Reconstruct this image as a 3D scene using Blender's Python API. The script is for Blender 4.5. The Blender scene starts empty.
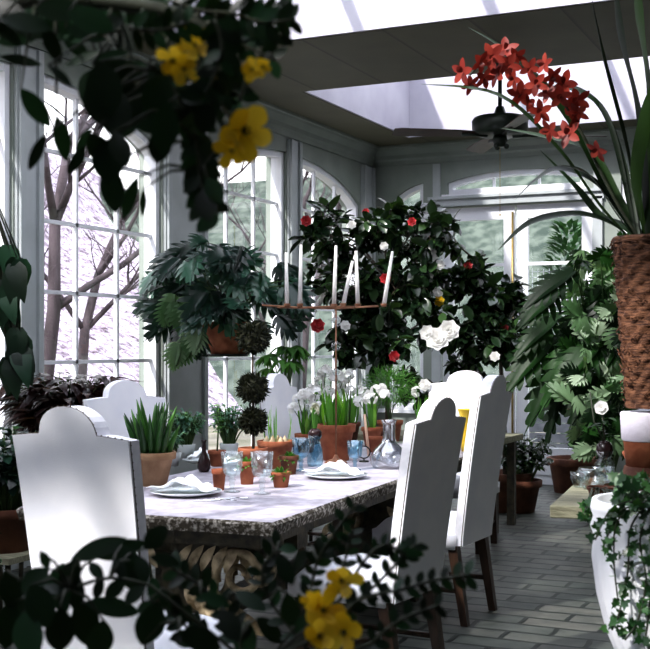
import bpy, math, random
from mathutils import Vector, Matrix
R = math.radians; PI = math.pi
C = bpy.context.scene.collection
V = Vector
rnd = random.Random(7)

# ------------------------------------------------------------------ measuring
YAW = R(25.3); SN = math.sin(YAW); CS = math.cos(YAW); HC = 1.45; FP = 1172.0
def P(u, v, d):
    xc = (u - 325) / FP * d
    return V((-SN * d + CS * xc, CS * d + SN * xc, HC - (v - 345) / FP * d))
TT = 0.76
def PT(u, v, z=TT):                     # point on the table top seen at pixel
    return P(u, v, (HC - z) * FP / (v - 345))

# ------------------------------------------------------------------ mesh builder
class MB:
    def __init__(s): s.v = []; s.f = []
    def add(s, vs, fs):
        b = len(s.v); s.v += [tuple(p) for p in vs]; s.f += [tuple(b + i for i in f) for f in fs]
    def box(s, c, size, M=None):
        x, y, z = size[0] / 2, size[1] / 2, size[2] / 2
        vs = [V((a * x, b * y, e * z)) for a in (-1, 1) for b in (-1, 1) for e in (-1, 1)]
        if M is not None: vs = [M @ p for p in vs]
        vs = [p + V(c) for p in vs]
        s.add(vs, [(0, 1, 3, 2), (4, 6, 7, 5), (0, 4, 5, 1), (2, 3, 7, 6), (0, 2, 6, 4), (1, 5, 7, 3)])
    def tube(s, pts, r, n=6, cap=True):
        pts = [V(p) for p in pts]; m = len(pts)
        if not isinstance(r, (list, tuple)): r = [r] * m
        vs = []; u = None
        for i, p in enumerate(pts):
            t = (pts[min(i + 1, m - 1)] - pts[max(i - 1, 0)])
            if t.length < 1e-9: t = V((0, 0, 1))
            t.normalize()
            if u is None:
                u = t.cross(V((0, 0, 1)))
                if u.length < .1: u = t.cross(V((1, 0, 0)))
            u = u - t * u.dot(t)
            if u.length < 1e-6: u = t.orthogonal()
            u.normalize(); w = t.cross(u)
            for k in range(n):
                a = 2 * PI * k / n
                vs.append(p + (u * math.cos(a) + w * math.sin(a)) * r[i])
        fs = []
        for i in range(m - 1):
            for k in range(n):
                k2 = (k + 1) % n
                fs.append((i * n + k, i * n + k2, (i + 1) * n + k2, (i + 1) * n + k))
        if cap:
            fs.append(tuple(range(n - 1, -1, -1))); fs.append(tuple((m - 1) * n + k for k in range(n)))
        s.add(vs, fs)
    def lathe(s, prof, c=(0, 0, 0), n=28, M=None):
        vs = []; c = V(c)
        for r, z in prof:
            for k in range(n):
                a = 2 * PI * k / n
                p = V((r * math.cos(a), r * math.sin(a), z))
                if M is not None: p = M @ p
                vs.append(p + c)
        fs = []
        for i in range(len(prof) - 1):
            for k in range(n):
                k2 = (k + 1) % n
                fs.append((i * n + k, i * n + k2, (i + 1) * n + k2, (i + 1) * n + k))
        if prof[0][0] > 1e-4 and False: pass
        s.add(vs, fs)
    def ball(s, c, r, n=10, m=7, sq=(1, 1, 1)):
        prof = [(max(1e-4, math.sin(PI * i / m)) * r, -math.cos(PI * i / m) * r) for i in range(m + 1)]
        M = Matrix.Diagonal(V(sq))
        s.lathe(prof, c, n, M)
    def split_leaf(s, base, d, nrm, L, W, curl=.3, seg=6):
        base = V(base); d = V(d).normalized(); nrm = V(nrm); nrm = nrm - d * nrm.dot(d)
        if nrm.length < .05: nrm = d.orthogonal()
        nrm.normalize(); sd = d.cross(nrm); vs = []; fs = []
        def pr(t): return (.55 + 1.5 * t) if t < .3 else max(.12, 1 - ((t - .3) / .75) ** 1.6)
        m = seg
        for i in range(m + 1):
            t = i / m; w = W * .17 * pr(t); p = base + d * L * (t * .86) - nrm * L * curl * .5 * t * t
            vs += [p + sd * w + nrm * w * .25, p, p - sd * w + nrm * w * .25]
        for i in range(m):
            a = i * 3; fs += [(a, a + 1, a + 4, a + 3), (a + 1, a + 2, a + 5, a + 4)]
            t = (i + .5) / m; fl = W * .42 * pr(t); q = .9 - .2 * t
            for sg, e in ((1, 0), (-1, 2)):
                p0, p1 = V(vs[a + e]), V(vs[a + 3 + e]); dr = (sd * sg * q + d * (.35 + .7 * t)).normalized(); wd = (p1 - p0)
                b0 = len(vs); dn = -nrm * fl
                vs += [p0 + dr * fl * .5 - wd * .02 + dn * .06, p1 + dr * fl * .5 - wd * .12 + dn * .06, p0 + dr * fl * .85 + wd * .2 + dn * .22, p1 + dr * fl * .85 - wd * .3 + dn * .22, (p0 + p1) / 2 + dr * fl * 1.05 + dn * .32]
                fs += [(a + e, a + 3 + e, b0 + 1, b0), (b0, b0 + 1, b0 + 3, b0 + 2), (b0 + 2, b0 + 3, b0 + 4)]
        a = m * 3; vs.append(base + d * L - nrm * L * curl * .62); fs += [(a, a + 1, len(vs) - 1), (a + 1, a + 2, len(vs) - 1)]
        s.add(vs, fs)
    def leaf(s, base, d, nrm, L, W, kind='oval', curl=.25, fold=.2, seg=6):
        if kind == 'lobed': return s.split_leaf(base, d, nrm, L, W, curl, 5 if seg < 11 else 7)
        base = V(base); d = V(d).normalized(); nrm = V(nrm)
        nrm = nrm - d * nrm.dot(d)
        if nrm.length < .05: nrm = d.orthogonal()
        nrm.normalize(); sd = d.cross(nrm)
        vs = []; fs = []
        for i in range(seg + 1):
            t = i / seg
            if kind == 'oval': w = math.sin(PI * min(1, t * .97 + .02)) ** .75
            elif kind == 'round': w = math.sqrt(max(0, 1 - (2 * t - 1) ** 2)) if 0 < t < 1 else .05
            elif kind == 'lance': w = (t / .3) ** .7 if t < .3 else ((1 - t) / .7) ** .8
            elif kind == 'strap': w = min(1, .45 + t * 2) * min(1, ((1 - t) * 3.2)) ** .7
            elif kind == 'spike': w = (1 - t) ** .55
            elif kind == 'heart': w = (.5 + t * 2.2) if t < .22 else ((1 - t) / .78) ** .75
            elif kind == 'lobed':
                e = (.6 + t * 1.8) if t < .22 else ((1 - t) / .78) ** .6
                w = e * (1.0 if i % 2 == 0 else .42)
                if i == 0: w = .4
            elif kind == 'petal': w = (t / .65) ** .6 if t < .65 else math.sqrt(max(0, 1 - ((t - .65) / .36) ** 2))
            elif kind == 'palm': w = math.sin(PI * min(1, t * .97 + .02)) ** .75
            w = max(w, .02) * W / 2
            th = curl * t
            # bend along an arc
            if abs(curl) > 1e-3:
                k = curl * 1.6; px = math.sin(k * t) / k; pz = -(1 - math.cos(k * t)) / k
            else: px, pz = t, 0
            shift = d * (L * .05 if kind == 'lobed' and i % 2 == 0 else 0)
            p = base + d * (L * px) + nrm * (L * pz)
            vs += [p + sd * w + nrm * (w * fold) + shift, p, p - sd * w + nrm * (w * fold) + shift]
        for i in range(seg):
            a = i * 3; b = a + 3
            fs += [(a, a + 1, b + 1, b), (a + 1, a + 2, b + 2, b + 1)]
        s.add(vs, fs)
    def build(s, name, mat, parent=None, smooth=True, bevel=0):
        me = bpy.data.meshes.new(name)
        me.from_pydata(s.v, [], s.f); me.materials.append(mat)
        if smooth and len(s.f):
            me.polygons.foreach_set('use_smooth', [True] * len(me.polygons))
        me.update()
        o = bpy.data.objects.new(name, me); C.objects.link(o)
        if parent is not None: o.parent = parent
        if bevel:
            b = o.modifiers.new('bevel', 'BEVEL'); b.width = bevel; b.segments = 2; b.limit_method = 'ANGLE'
        return o

def tag(o, label=None, cat=None, group=None, kind=None):
    if label: o['label'] = label
    if cat: o['category'] = cat
    if group: o['group'] = group
    if kind: o['kind'] = kind
    return o
def empty(name, loc=(0, 0, 0), rz=0, label=None, cat=None, group=None):
    o = bpy.data.objects.new(name, None); C.objects.link(o)
    o.location = loc; o.rotation_euler = (0, 0, rz); o.empty_display_size = .05
    return tag(o, label, cat, group)
def copy_tree(o, parent=None):
    c = o.copy(); C.objects.link(c); c.parent = parent
    for ch in [x for x in bpy.data.objects if x.parent == o]: copy_tree(ch, c)
    return c
def struct(o): o['kind'] = 'structure'; return o

# ------------------------------------------------------------------ materials
def nt(name):
    m = bpy.data.materials.new(name); m.use_nodes = True
    t = m.node_tree; t.nodes.clear()
    out = t.nodes.new('ShaderNodeOutputMaterial')
    return m, t, out
def N(t, typ, **kw):
    n = t.nodes.new(typ)
    for k, v in kw.items():
        if k in n.inputs: n.inputs[k].default_value = v
        else: setattr(n, k, v)
    return n
def col4(c): return (c[0], c[1], c[2], 1)
def ramp(t, fac, stops):
    r = t.nodes.new('ShaderNodeValToRGB'); e = r.color_ramp.elements
    while len(e) < len(stops): e.new(.5)
    for i, (p, c) in enumerate(stops): e[i].position = p; e[i].color = col4(c)
    t.links.new(fac, r.inputs['Fac']); return r
def surf(name, c1, c2=None, scale=8, rough=.6, bump=0, bscale=None, metal=0, detail=6, stretch=None, spec=.4, mid=(.35, .65)):
    m, t, out = nt(name)
    b = N(t, 'ShaderNodeBsdfPrincipled'); b.inputs['Roughness'].default_value = rough
    b.inputs['Metallic'].default_value = metal; b.inputs['Specular IOR Level'].default_value = spec
    tc = N(t, 'ShaderNodeTexCoord'); src = tc.outputs['Object']
    if stretch:
        mp = N(t, 'ShaderNodeMapping'); mp.inputs['Scale'].default_value = stretch
        t.links.new(src, mp.inputs['Vector']); src = mp.outputs['Vector']
    if c2:
        n = N(t, 'ShaderNodeTexNoise'); n.inputs['Scale'].default_value = scale; n.inputs['Detail'].default_value = detail
        t.links.new(src, n.inputs['Vector'])
        r = ramp(t, n.outputs['Fac'], [(mid[0], c1), (mid[1], c2)])
        t.links.new(r.outputs['Color'], b.inputs['Base Color'])
    else: b.inputs['Base Color'].default_value = col4(c1)
    if bump:
        n2 = N(t, 'ShaderNodeTexNoise'); n2.inputs['Scale'].default_value = bscale or scale * 4; n2.inputs['Detail'].default_value = 5
        t.links.new(src, n2.inputs['Vector'])
        bp = N(t, 'ShaderNodeBump'); bp.inputs['Strength'].default_value = bump; bp.inputs['Distance'].default_value = .01
        t.links.new(n2.outputs['Fac'], bp.inputs['Height']); t.links.new(bp.outputs['Normal'], b.inputs['Normal'])
    t.links.new(b.outputs['BSDF'], out.inputs['Surface'])
    return m
def leafmat(name, dark, mid, light, rough=.35, trans=.3, spec=.5, tint=(2.4, 2.6, .9)):
    m, t, out = nt(name)
    g = N(t, 'ShaderNodeNewGeometry')
    r = ramp(t, g.outputs['Random Per Island'], [(0, dark), (.55, mid), (1, light)])
    b = N(t, 'ShaderNodeBsdfPrincipled'); b.inputs['Roughness'].default_value = rough; b.inputs['Specular IOR Level'].default_value = spec
    t.links.new(r.outputs['Color'], b.inputs['Base Color'])
    tr = N(t, 'ShaderNodeBsdfTranslucent')
    mx = N(t, 'ShaderNodeMix'); mx.data_type = 'RGBA'; mx.blend_type = 'MULTIPLY'; mx.inputs[0].default_value = 1
    t.links.new(r.outputs['Color'], mx.inputs[6]); mx.inputs[7].default_value = col4(tint)
    t.links.new(mx.outputs[2], tr.inputs['Color'])
    ms = N(t, 'ShaderNodeMixShader'); ms.inputs[0].default_value = trans
    t.links.new(b.outputs['BSDF'], ms.inputs[1]); t.links.new(tr.outputs['BSDF'], ms.inputs[2])
    t.links.new(ms.outputs[0], out.inputs['Surface'])
    return m
def glassmat(name, tint=(1, 1, 1), lo=.04, hi=.6, rough=.02):
    m, t, out = nt(name)
    lw = N(t, 'ShaderNodeLayerWeight'); lw.inputs['Blend'].default_value = .35
    mr = N(t, 'ShaderNodeMapRange'); mr.inputs['To Min'].default_value = lo; mr.inputs['To Max'].default_value = hi
    t.links.new(lw.outputs['Facing'], mr.inputs['Value'])
    a = N(t, 'ShaderNodeBsdfTransparent'); a.inputs['Color'].default_value = col4(tint)
    gl = N(t, 'ShaderNodeBsdfGlossy'); gl.inputs['Roughness'].default_value = rough
    ms = N(t, 'ShaderNodeMixShader')
    t.links.new(mr.outputs['Result'], ms.inputs[0]); t.links.new(a.outputs[0], ms.inputs[1]); t.links.new(gl.outputs[0], ms.inputs[2])
    t.links.new(ms.outputs[0], out.inputs['Surface'])
    return m
def boardmat(name, c1, c2, pitch, axis='x', rough=.6):
    """painted boards: dark joint lines across one axis"""
    m, t, out = nt(name)
    b = N(t, 'ShaderNodeBsdfPrincipled'); b.inputs['Roughness'].default_value = rough
    tc = N(t, 'ShaderNodeTexCoord'); sp = N(t, 'ShaderNodeSeparateXYZ'); t.links.new(tc.outputs['Object'], sp.inputs[0])
    mu = N(t, 'ShaderNodeMath', operation='DIVIDE'); mu.inputs[1].default_value = pitch
    t.links.new(sp.outputs[{'x': 0, 'y': 1, 'z': 2}[axis]], mu.inputs[0])
    fr = N(t, 'ShaderNodeMath', operation='FRACT'); t.links.new(mu.outputs[0], fr.inputs[0])
    fl = N(t, 'ShaderNodeMath', operation='FLOOR'); t.links.new(mu.outputs[0], fl.inputs[0])
    wn = N(t, 'ShaderNodeTexWhiteNoise'); wn.noise_dimensions = '1D'; t.links.new(fl.outputs[0], wn.inputs['W'])
    n = N(t, 'ShaderNodeTexNoise'); n.inputs['Scale'].default_value = 3; n.inputs['Detail'].default_value = 6
    t.links.new(tc.outputs['Object'], n.inputs['Vector'])
    ad = N(t, 'ShaderNodeMath', operation='ADD'); t.links.new(wn.outputs['Value'], ad.inputs[0]); t.links.new(n.outputs['Fac'], ad.inputs[1])
    hv = N(t, 'ShaderNodeMath', operation='MULTIPLY'); hv.inputs[1].default_value = .5; t.links.new(ad.outputs[0], hv.inputs[0])
    r = ramp(t, hv.outputs[0], [(.25, c1), (.75, c2)])
    ln = ramp(t, fr.outputs[0], [(0, (.25, .25, .25)), (.05, (1, 1, 1)), (1, (1, 1, 1))])
    mx = N(t, 'ShaderNodeMix'); mx.data_type = 'RGBA'; mx.blend_type = 'MULTIPLY'; mx.inputs[0].default_value = 1
    t.links.new(r.outputs[0], mx.inputs[6]); t.links.new(ln.outputs[0], mx.inputs[7])
    t.links.new(mx.outputs[2], b.inputs['Base Color']); t.links.new(b.outputs[0], out.inputs['Surface'])
    return m
def brickmat(name, c1, c2, mortar, bw, bh, ms=.012, plane='xy', bump=.5, rough=.75):
    m, t, out = nt(name)
    b = N(t, 'ShaderNodeBsdfPrincipled'); b.inputs['Roughness'].default_value = rough
    tc = N(t, 'ShaderNodeTexCoord'); src = tc.outputs['Object']
    if plane != 'xy':
        sp = N(t, 'ShaderNodeSeparateXYZ'); t.links.new(src, sp.inputs[0])
        cb = N(t, 'ShaderNodeCombineXYZ'); t.links.new(sp.outputs[0 if plane == 'xz' else 1], cb.inputs[0]); t.links.new(sp.outputs[2], cb.inputs[1])
        src = cb.outputs[0]
    wob = N(t, 'ShaderNodeTexNoise'); wob.inputs['Scale'].default_value = 5; t.links.new(src, wob.inputs['Vector'])
    va = N(t, 'ShaderNodeVectorMath', operation='SCALE'); va.inputs['Scale'].default_value = .03; t.links.new(wob.outputs['Color'], va.inputs[0])
    vb = N(t, 'ShaderNodeVectorMath', operation='ADD'); t.links.new(src, vb.inputs[0]); t.links.new(va.outputs[0], vb.inputs[1])
    br = N(t, 'ShaderNodeTexBrick'); br.inputs['Scale'].default_value = 1; br.inputs['Brick Width'].default_value = bw
    br.inputs['Row Height'].default_value = bh; br.inputs['Mortar Size'].default_value = ms; br.inputs['Mortar Smooth'].default_value = .3
    br.inputs['Color1'].default_value = col4(c1); br.inputs['Color2'].default_value = col4(c2); br.inputs['Mortar'].default_value = col4(mortar)
    t.links.new(vb.outputs[0], br.inputs['Vector'])
    n = N(t, 'ShaderNodeTexNoise'); n.inputs['Scale'].default_value = 9; n.inputs['Detail'].default_value = 8; t.links.new(src, n.inputs['Vector'])
    rr = ramp(t, n.outputs['Fac'], [(.3, (.55, .58, .55)), (.7, (1.25, 1.2, 1.15))])
    mx = N(t, 'ShaderNodeMix'); mx.data_type = 'RGBA'; mx.blend_type = 'MULTIPLY'; mx.inputs[0].default_value = .9
    t.links.new(br.outputs['Color'], mx.inputs[6]); t.links.new(rr.outputs[0], mx.inputs[7])
    t.links.new(mx.outputs[2], b.inputs['Base Color'])
    iv = N(t, 'ShaderNodeMath', operation='SUBTRACT'); iv.inputs[0].default_value = 1; t.links.new(br.outputs['Fac'], iv.inputs[1])
    a2 = N(t, 'ShaderNodeMath', operation='MULTIPLY_ADD'); a2.inputs[1].default_value = .35
    t.links.new(n.outputs['Fac'], a2.inputs[0]); t.links.new(iv.outputs[0], a2.inputs[2])
    bp = N(t, 'ShaderNodeBump'); bp.inputs['Strength'].default_value = bump; bp.inputs['Distance'].default_value = .012
    t.links.new(a2.outputs[0], bp.inputs['Height']); t.links.new(bp.outputs[0], b.inputs['Normal'])
    t.links.new(b.outputs[0], out.inputs['Surface'])
    return m

M_wall = surf('painted_wall', (.22, .255, .225), (.275, .305, .275), 3, .6)
M_trim = surf('painted_trim', (.38, .41, .41), (.44, .47, .48), 4, .45)
M_white = surf('white_paint', (.74, .76, .80), (.82, .83, .86), 4, .4)
M_well = surf('skylight_well_paint', (.40, .385, .46), (.50, .49, .55), 2, .5)
M_ceil = boardmat('ceiling_boards', (.060, .056, .030), (.115, .108, .066), .62, 'x')
M_floor = brickmat('paving_bricks', (.05, .064, .057), (.11, .112, .10), (.006, .010, .008), .42, .17, .016, rough=.5)
M_pane = glassmat('window_pane', (.97, .98, 1), .03, .35, .01)
M_glass = glassmat('clear_glass', (.93, .97, .97), .07, .5, .08)
M_blue = glassmat('blue_glass', (.62, .80, .88), .08, .45, .08)
M_chair = surf('white_upholstery', (.80, .81, .86), (.88, .88, .91), 5, .85, .15, 300)
M_side = surf('upholstery_edge', (.78, .78, .83), (.88, .88, .92), 30, .85, .15, 300)
M_wood = surf('dark_wood', (.030, .018, .012), (.065, .035, .022), 12, .35, .1, 40, stretch=(3, 3, .5))
M_nail = surf('nail_heads', (.10, .08, .06), None, rough=.4, metal=.8)
M_stone = surf('weathered_stone', (.36, .335, .385), (.58, .55, .61), 14, .42, .25, 50)
M_stoneedge = surf('chipped_stone_edge', (.055, .045, .03), (.48, .45, .40), 55, .8, .9, 60, mid=(.47, .68))
M_base = surf('dark_carved_base', (.022, .020, .014), (.075, .062, .035), 20, .6, .4, 60)
M_scroll = surf('worn_gilt_scroll', (.12, .085, .04), (.62, .50, .32), 11, .5, .4, 60, mid=(.38, .62))
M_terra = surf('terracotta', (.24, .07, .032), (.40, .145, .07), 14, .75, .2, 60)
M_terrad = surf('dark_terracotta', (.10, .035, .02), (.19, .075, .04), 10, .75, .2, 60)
M_terral = surf('buff_terracotta', (.26, .15, .08), (.45, .29, .17), 9, .75, .2, 60)
M_lime = surf('limewash_band', (.62, .58, .66), (.72, .70, .76), 12, .8, .2, 60)
M_soil = surf('potting_soil', (.020, .014, .010), (.05, .035, .025), 60, .95, .8, 90)
M_bark = surf('bark', (.045, .032, .022), (.12, .09, .065), 20, .8, .5, 60)
M_stem = surf('green_stem', (.05, .10, .035), (.09, .16, .05), 20, .6)
M_dstem = surf('dark_stem', (.03, .035, .025), (.06, .07, .045), 20, .6)
L_cam = leafmat('camellia_leaf', (.006, .014, .008), (.016, .038, .016), (.05, .10, .035), .22, .14, .7)
L_cass = leafmat('cassia_leaf', (.004, .009, .005), (.008, .024, .012), (.02, .065, .035), .4, .12, .4)
L_phil = leafmat('blue_green_leaf', (.003, .012, .009), (.010, .036, .027), (.05, .13, .085), .3, .2, .6)
L_big = leafmat('deep_green_leaf', (.003, .011, .004), (.009, .034, .007), (.02, .075, .012), .45, .2, .25)
L_pale = leafmat('pale_leaf', (.06, .14, .05), (.15, .24, .13), (.50, .60, .46), .4, .25, .5, tint=(1.5, 1.7, .9))
L_fern = leafmat('fern_leaf', (.02, .07, .012), (.05, .16, .025), (.10, .26, .05), .5, .3)
L_rue = leafmat('rue_leaf', (.04, .12, .09), (.10, .22, .17), (.24, .38, .30), .5, .3)
L_aloe = leafmat('aloe_leaf', (.012, .045, .012), (.03, .11, .02), (.10, .26, .05), .35, .15)
L_bulb = leafmat('bulb_leaf', (.06, .17, .03), (.11, .28, .05), (.24, .44, .09), .4, .35)
L_cole = leafmat('coleus_leaf', (.006, .005, .004), (.022, .007, .009), (.06, .03, .025), .3, .25, .6)
L_orch = leafmat('orchid_leaf', (.004, .010, .004), (.009, .024, .007), (.03, .07, .014), .4, .12, .35)
L_ivy = leafmat('ivy_leaf', (.008, .03, .012), (.02, .07, .025), (.07, .17, .06), .35, .2, .6)
L_box = leafmat('box_leaf', (.006, .008, .005), (.014, .018, .010), (.035, .036, .02), .6, .1, spec=.2)
M_yel = leafmat('yellow_petal', (.62, .40, .01), (.80, .56, .015), (.90, .68, .05), .5, .35, tint=(1.1, 1, 1))
M_red = leafmat('red_petal', (.38, .02, .03), (.58, .05, .06), (.75, .18, .18), .5, .25, tint=(1.2, 1, 1))
M_orp = leafmat('orchid_petal', (.13, .014, .010), (.30, .036, .022), (.52, .11, .07), .5, .2, tint=(1.3, 1, 1))
M_wp = leafmat('white_petal', (.93, .92, .90), (.97, .97, .95), (.99, .99, .98), .5, .5, tint=(1, 1, 1))
M_creamp = leafmat('cream_petal', (.70, .68, .45), (.85, .85, .70), (.95, .95, .85), .5, .3, tint=(1, 1, 1))
M_wicker = surf('wicker', (.045, .016, .008), (.22, .10, .05), 30, .7, .6, 60, stretch=(1, 1, 6))
M_iron = surf('dark_iron', (.015, .016, .015), (.04, .042, .038), 20, .45, .2, 60, metal=.6)
M_brass = surf('old_brass', (.45, .33, .12), (.60, .46, .2), 10, .35, metal=.9)
M_copper = surf('rusty_wire', (.22, .10, .06), (.34, .18, .10), 30, .5, metal=.5)
M_candle = leafmat('candle_wax', (.95, .93, .92), (.96, .95, .93), (.97, .96, .95), .4, .45, tint=(1, 1, 1))
M_china = surf('white_china', (.76, .82, .84), (.84, .88, .90), 3, .15, spec=.6)
M_napkin = surf('linen_napkin', (.90, .91, .93), (.96, .96, .97), 8, .9, .2, 200)
M_silver = surf('silver', (.70, .72, .74), None, rough=.2, metal=1)
M_fan = surf('fan_green_metal', (.012, .020, .014), (.03, .045, .032), 8, .4)
M_blade = surf('fan_blade_wood', (.035, .018, .014), (.07, .035, .028), 8, .4, stretch=(1, 6, 1))
M_yvase = surf('yellow_glaze', (.75, .50, .03), (.88, .66, .10), 9, .3)
M_dark = surf('dark_glaze', (.02, .012, .014), (.045, .02, .02), 9, .2)
M_slab = surf('old_planks', (.17, .165, .11), (.32, .31, .22), 10, .8, .5, 40, stretch=(1, 8, 4))
M_bulb = surf('onion_skin', (.42, .30, .17), (.65, .55, .38), 10, .6)

# ------------------------------------------------------------------ room shell
XL, YB, ZC = -5.07, 11.95, 3.62
XR, YN = 2.0, -2.6
WT = .22
# floor
mb = MB(); mb.box(((XL + XR) / 2, (YN + YB) / 2, -.1), (XR - XL + 2 * WT, YB - YN + 2 * WT, .2))
struct(mb.build('floor', M_floor, smooth=False))
# ceiling with three wells; the last is unseen, added to light the foreground
SK = [(-4.47, -.6, 9.0, 11.5), (-4.47, -.6, 3.6, 7.47), (-4.47, -.6, -1.6, 3.3)]
mb = MB(); t0 = .16
def slab(x0, x1, y0, y1): mb.box(((x0 + x1) / 2, (y0 + y1) / 2, ZC + t0 / 2), (x1 - x0, y1 - y0, t0))
slab(XL - WT, SK[0][0], YN - WT, YB + WT); slab(SK[0][1], XR + WT, YN - WT, YB + WT)
ys = [YN - WT] + [q for s in reversed(SK) for q in (s[2], s[3])] + [YB + WT]
for i in range(0, len(ys), 2): slab(SK[0][0], SK[0][1], ys[i], ys[i + 1])
struct(mb.build('ceiling', M_ceil, smooth=False))
for i, (x0, x1, y0, y1) in enumerate(SK):
    w = struct(empty('window_%d' % (20 + i), ((x0 + x1) / 2, (y0 + y1) / 2, ZC)))
    cx, cy = (x1 - x0) / 2, (y1 - y0) / 2; H = .95 if i == 0 else .6
    mb = MB(); th = .04
    mb.box((-cx + .004, 0, H / 2 + .006), (th, 2 * cy, H)); mb.box((cx - .004, 0, H / 2 + .006), (th, 2 * cy, H))
    mb.box((0, -cy + .004, H / 2 + .006), (2 * cx, th, H)); mb.box((0, cy - .004, H / 2 + .006), (2 * cx, th, H))
    # the lining starts level with the boards so the edge reads crisp
    mb.build('skylight_lining', M_well, w, smooth=False)
    mb = MB(); n = 4
    for k in range(n + 1):
        mb.box((-cx + 2 * cx * k / n, 0, H), (.06, 2 * cy, .07))
    if i == 2:
        for yy, ww in ((-2.1, .26), (-1.6, .14), (-1.1, .2), (-.5, .24), (.2, .1)): mb.box((0, yy, H - .01), (2 * cx, ww, .05), Matrix.Rotation(.07, 3, 'Z'))  # unseen cross bars, added to break the sun into streaks on the chairs
    mb.box((0, -cy, H), (2 * cx, .06, .07)); mb.box((0, cy, H), (2 * cx, .06, .07))
    mb.build('skylight_bars', M_white, w, smooth=False)
    mb = MB(); mb.add([(-cx, -cy, H + .02), (cx, -cy, H + .02), (cx, cy, H + .02), (-cx, cy, H + .02)], [(0, 1, 2, 3)])
    mb.build('skylight_glass', M_pane, w, smooth=False)

wcount = [0]
def wall_run(name, org, ax, nout, s0, s1, bays, thick=WT):
    """a wall along ax; bays = list of dict(a,b,sill,spring,rise,centre,half,wins=[(a,b,ncol)])"""
    org = V(org); ax = V(ax); nout = V(nout)
    W3 = lambda s, z, o=0: org + ax * s + V((0, 0, z)) + nout * o
    mb = MB()
    def blk(a, b, z0, z1):
        vs = [W3(s, z, o) for s in (a, b) for z in (z0, z1) for o in (0, thick)]
        mb.add(vs, [(0, 1, 3, 2), (4, 6, 7, 5), (0, 4, 5, 1), (2, 3, 7, 6), (0, 2, 6, 4), (1, 5, 7, 3)])
    cur = s0
    for B in bays:
        for (a, b, nc) in B['wins']:
            blk(cur, a, 0, ZC); cur = b
            blk(a, b, 0, B['sill'])
            K = 14
            for k in range(K):
                p, q = a + (b - a) * k / K, a + (b - a) * (k + 1) / K
                zp, zq = arch(B, p), arch(B, q)
                vs = [W3(p, zp, 0), W3(q, zq, 0), W3(q, ZC, 0), W3(p, ZC, 0), W3(p, zp, thick), W3(q, zq, thick), W3(q, ZC, thick), W3(p, ZC, thick)]
                mb.add(vs, [(0, 1, 2, 3), (7, 6, 5, 4), (0, 4, 5, 1)])
    blk(cur, s1, 0, ZC)
    struct(mb.build(name, M_wall, smooth=False))
    for B in bays:
        for (a, b, nc) in B['wins']:
            if B.get('door'): continue
            wcount[0] += 1
            mid = W3((a + b) / 2, 0, 0)
            w = struct(empty('window_%d' % wcount[0], mid))
            L = lambda s, z, o: W3(s, z, o) - mid
            def bar(fm, sa, za, sb, zb, wd, o0=.06, o1=.12):
                # flat bar in the wall plane
                dx, dz = sb - sa, zb - za; ln = math.hypot(dx, dz) or 1; px, pz = -dz / ln * wd / 2, dx / ln * wd / 2
                vs = [L(s, z, o) for o in (o0, o1) for (s, z) in ((sa + px, za + pz), (sb + px, zb + pz), (sb - px, zb - pz), (sa - px, za - pz))]
                fm.add(vs, [(0, 1, 2, 3), (7, 6, 5, 4), (0, 4, 5, 1), (1, 5, 6, 2), (2, 6, 7, 3), (3, 7, 4, 0)])
            fr = MB()
            e = .045
            bar(fr, a + e / 2, B['sill'], a + e / 2, arch(B, a + e), e * 1.1, .03, .14); bar(fr, b - e / 2, B['sill'], b - e / 2, arch(B, b - e), e * 1.1, .03, .14)
            bar(fr, a, B['sill'] + .03, b, B['sill'] + .03, .06, .032, .138)
            K = 14
            for k in range(K):
                p, q = a + (b - a) * k / K, a + (b - a) * (k + 1) / K
                bar(fr, p, arch(B, p) - .025, q + .005, arch(B, q) - .025, .055, .034, .136)
            # sill board and inner casing
            bar(fr, a - .05, B['sill'] - .02, b + .05, B['sill'] - .02, .04, -.06, .04)
            fr.build('window_frame', M_white, w, smooth=False)
            mu = MB()
            for k in range(1, nc):
                s = a + (b - a) * k / nc; bar(mu, s, B['sill'], s, arch(B, s) - .03, .026, .07, .10)
            z = B.get('mz', 1.33); rows = []
            zz = z
            while zz > B['sill'] + .12: rows.append(zz); zz -= B.get('dz', .485)
            zz = z + B.get('dz', .485)
            while zz < 3.4: rows.append(zz); zz += B.get('dz', .485)
            for z in rows:
                # clip to the arch
                ss = [a + (b - a) * k / 40 for k in range(41) if arch(B, a + (b - a) * k / 40) > z + .03]
                if len(ss) > 3: bar(mu, ss[0], z, ss[-1], z, .026, .07, .10)
            mu.build('muntins', M_white, w, smooth=False)
            gl = MB()
            for k in range(K):
                p, q = a + (b - a) * k / K, a + (b - a) * (k + 1) / K
                gl.add([L(p, B['sill'], .085), L(q, B['sill'], .085), L(q, arch(B, q) - .01, .085), L(p, arch(B, p) - .01, .085)], [(0, 1, 2, 3)])
            gl.build('glass', M_pane, w, smooth=False)
def arch(B, s):
    k = min(1, abs(s - B['c']) / B['h'])
    return B['spring'] + B['rise'] * math.sqrt(1 - k * k)
lb = []
for c in (-5.5 + 3.87, 2.26, 6.13, 10.0):
    ofs = c - 10.0
    lb.append(dict(sill=.36, spring=2.70, rise=.58, c=c + .06, h=1.74, wins=[(8.38 + ofs, 9.87 + ofs, 3), (10.14 + ofs, 11.62 + ofs, 3)]))
lb[0]['wins'][0] = (-2.45, -1.76, 2)
wall_run('wall_left', (XL, 0, 0), (0, 1, 0), (-1, 0, 0), YN - WT, YB + WT, lb)
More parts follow.
